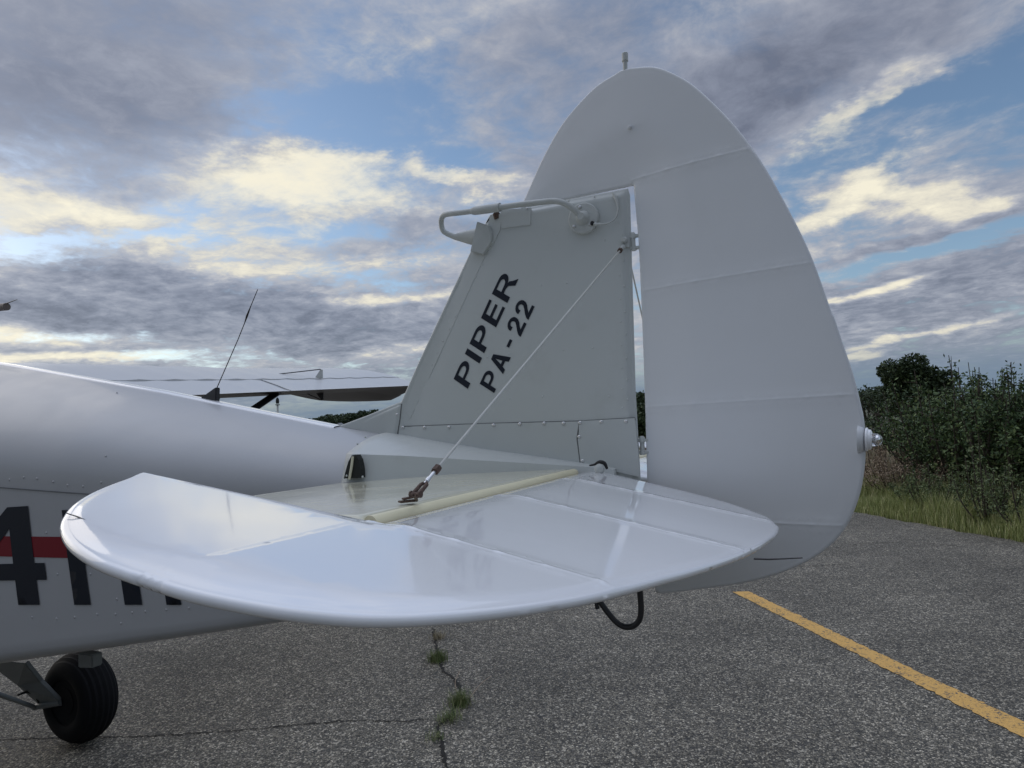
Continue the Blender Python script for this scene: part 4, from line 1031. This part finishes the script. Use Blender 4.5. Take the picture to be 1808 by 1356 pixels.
# distant belt behind the fuselage: individual crowns
proto = None
belt = [(548, 150, 4.6), (556, 170, 5.4), (566, 160, 5.6), (574, 185, 5.0), (583, 165, 5.2), (592, 175, 6.2), (601, 180, 6.0), (609, 165, 5.0), (617, 175, 5.2), (626, 160, 5.8), (634, 170, 6.2), (642, 165, 6.0), (652, 160, 6.4), (665, 170, 6.4),
        (500, 210, 4.0), (515, 200, 4.2), (530, 180, 4.2), (540, 190, 4.6), (470, 220, 4.4), (440, 220, 4.4), (410, 230, 4.6)]
for k, (px_, dist, h_) in enumerate(belt):
    if k % 5 == 0: proto = far_tree(gpt(px_, dist), 5.6, 4.4, 2600, 'distant tree in the belt seen between fuselage and wing', 'far tree belt', cs=.26); o = proto
    else:
        o = proto.copy(); col.objects.link(o); o.location = (*gpt(px_, dist), 0); o.rotation_euler.z = rng.random()*6.28
        for ch in proto.children: c = ch.copy(); col.objects.link(c); c.parent = o
    o.scale = (1, 1, h_/5.6)
L = []                                              # the rest of the far wood reads as one mass
for px_ in np.concatenate([np.arange(-900, 400, 40), np.arange(690, 1500, 30), np.arange(1750, 3200, 60)]):
    c = gpt(px_, 190+60*rng.random()); hh = 3.6+2.2*rng.random()
    d = rng.normal(size=(420, 3)); d /= np.linalg.norm(d, axis=1)[:, None]
    L.append(np.array((*c, hh*.5))+d*rng.random((420, 1))**.4*np.array((6.5, 6.5, hh*.52)))
L = np.concatenate(L); L = L[L[:, 2] > .05]
tag(leaf_mesh('far_wood', L, .42, M_leaf3, None, .6), 'far low wood along the horizon behind the aircraft', 'wood', kind='stuff')

# rotating beacon mast far away
bpos = gpt(491, 150); bz = CAM[2]+64/1200*150
M_white = mat('white_mast_paint', (.75, .75, .74), .5)
beacon = bpy.data.objects.new('beacon_mast', None); col.objects.link(beacon); beacon.location = (*bpos, 0)
tag(beacon, 'thin white airport beacon mast with a dark lamp head above the far trees', 'mast')
tube('pole', [(0, 0, 0), (0, 0, bz-1.6)], [.32, .2], M_white, beacon, seg=10)
lathe('platform', [(.1, 0), (.5, .1), (.5, .25), (.1, .3)], leg_paint, beacon, org=(0, 0, bz-1.7), seg=12)
lathe('lamp_head', [(.30, 0), (.36, .5), (.30, 1.0), (.08, 1.3)], dark, beacon, org=(0, 0, bz-1.3), seg=12)
for k, (px_, hh) in enumerate(((588, 2.6), (600, 3.2))):
    p = gpt(px_, 140); sh_ = bpy.data.objects.new('storage_shed', None); col.objects.link(sh_); sh_.location = (*p, 0)
    tag(sh_, ['tiny white shed, the left one, before the far trees', 'tiny white shed, the right one, before the far trees'][k], 'shed', 'sheds before the far trees')
    prism('wall', [(-.7, -.5, 0), (.7, -.5, 0), (.7, .5, 0), (-.7, .5, 0)], (0, 0, hh), M_white, sh_)
    prism('roof', [(-.8, -.6, hh+.005), (.8, -.6, hh+.005), (0, -.6, hh+.5)], (0, 1.2, 0), leg_paint, sh_)

# grass along the pavement edge
def blades(name, n, smin, smax, dmin, dmax, h, wd, m, label, bias=1., lean=.35):
    s = smin+(smax-smin)*rng.random(n); d = dmin+(dmax-dmin)*rng.random(n)**bias
    P = E0+s[:, None]*ED+d[:, None]*EN
    patch = .6+.45*np.sin(P[:, 0]*2.3+1.1*np.sin(P[:, 1]*1.7))*np.cos(P[:, 1]*1.9)+.2*np.sin(P[:, 0]*7.1+P[:, 1]*5.3)
    hh = h*(.45+.75*rng.random(n))*np.clip(patch+.35, .35, 1.3)*np.clip(.45+d/.5, .45, 1)
    a = rng.random(n)*2*math.pi; dirv = np.stack([np.cos(a), np.sin(a)], 1); sid = np.stack([-dirv[:, 1], dirv[:, 0]], 1)
    ww = wd*(.6+.8*rng.random(n)); ln = (hh*lean*(.3+1.2*rng.random(n)))[:, None]
    b0 = np.c_[P, np.full(n, -.03)]; m1 = np.c_[P+dirv*ln*.35, hh*.55-.03]; t1 = np.c_[P+dirv*ln, hh-.03]
    s3 = np.c_[sid*ww[:, None], np.zeros(n)]
    V = np.stack([b0-s3, b0+s3, m1-s3*.8, m1+s3*.8, t1], 1).reshape(-1, 3); k = np.arange(n)[:, None]*5
    F = np.concatenate([k+[0, 1, 3], k+[0, 3, 2], k+[2, 3, 4]], 1).reshape(-1, 3)
    return tag(link(name, mesh_np(name, V, F, False), m), label, 'grass', kind='stuff')
blades('green_grass', 60000, -5, 4.5, .0, 3.2, .34, .0035, M_grass, 'green grass growing along the asphalt edge', 1.1)
blades('green_grass', 16000, -40, -5, .0, 5., .36, .007, M_grass, 'green grass continuing along the far asphalt edge', 1.1)
blades('green_grass', 16000, 4.5, 14, .0, 3., .34, .005, M_grass, 'green grass along the asphalt edge beyond the right of the picture', 1.1)
blades('dry_grass', 42000, -7, 6, 1.6, 11, .42, .005, M_grass2, 'dry straw coloured grass behind the green verge', .9)
blades('dry_grass', 20000, -45, -7, 1.6, 22, .45, .012, M_grass2, 'dry straw coloured grass of the far field edge', .9)

# weeds in the crack
def tuft(px, py, n, h, rad_, label, m=M_weed, lean=.6):
    c = onZ(px, py)[:2]; P = c+rng.normal(size=(n, 2))*rad_
    a = rng.random(n)*2*math.pi; dirv = np.stack([np.cos(a), np.sin(a)], 1); sid = np.stack([-dirv[:, 1], dirv[:, 0]], 1)
    hh = h*(.35+.8*rng.random(n)); ww = .0012*(.6+.8*rng.random(n)); ln = (hh*lean*(.2+1.3*rng.random(n)))[:, None]
    b0 = np.c_[P, np.zeros(n)]; m1 = np.c_[P+dirv*ln*.4, hh*.6]; t1 = np.c_[P+dirv*ln, hh*.95]; s3 = np.c_[sid*ww[:, None], np.zeros(n)]
    V = np.stack([b0-s3, b0+s3, m1-s3*.8, m1+s3*.8, t1], 1).reshape(-1, 3)-np.array((c[0], c[1], 0)); k = np.arange(n)[:, None]*5
    F = np.concatenate([k+[0, 1, 3], k+[0, 3, 2], k+[2, 3, 4]], 1).reshape(-1, 3)
    o = link('weed_tuft', mesh_np('weed_tuft', V, F, False), m); o.location = (c[0], c[1], .004)
    return tag(o, label, 'weed', 'weeds growing out of the crack')
tuft(773, 1168, 420, .085, .035, 'upper green weed tuft in the asphalt crack, just below the elevator')
tuft(774, 1128, 160, .07, .03, 'straw coloured tuft at the top of the crack against the elevator', M_grass2)
tuft(813, 1245, 460, .085, .034, 'lower bright green weed tuft in the middle of the crack')
tuft(792, 1272, 240, .05, .036, 'thin low tuft just under the lower green one', M_weed, 1.2)
tuft(768, 1305, 90, .04, .03, 'faint grassy wisp at the bottom end of the crack', M_weed, 1.4)
def stalk(px, label):
    P = [onZ(*q[:2])+np.array((0, 0, q[2])) for q in px]
    tag(tube('dry_stalk', P, .002, M_grass2.copy() if False else M_dry, None, seg=5, smooth_path=4), label, 'stalk')
stalk([(806, 1222, .004), (804, 1205, .012), (812, 1190, .02)], 'pale curved dry stalk standing by the crack between the tufts')
stalk([(830, 1232, .004), (850, 1215, .03), (868, 1204, .04)], 'thin stalk leaning right from the lower tuft')
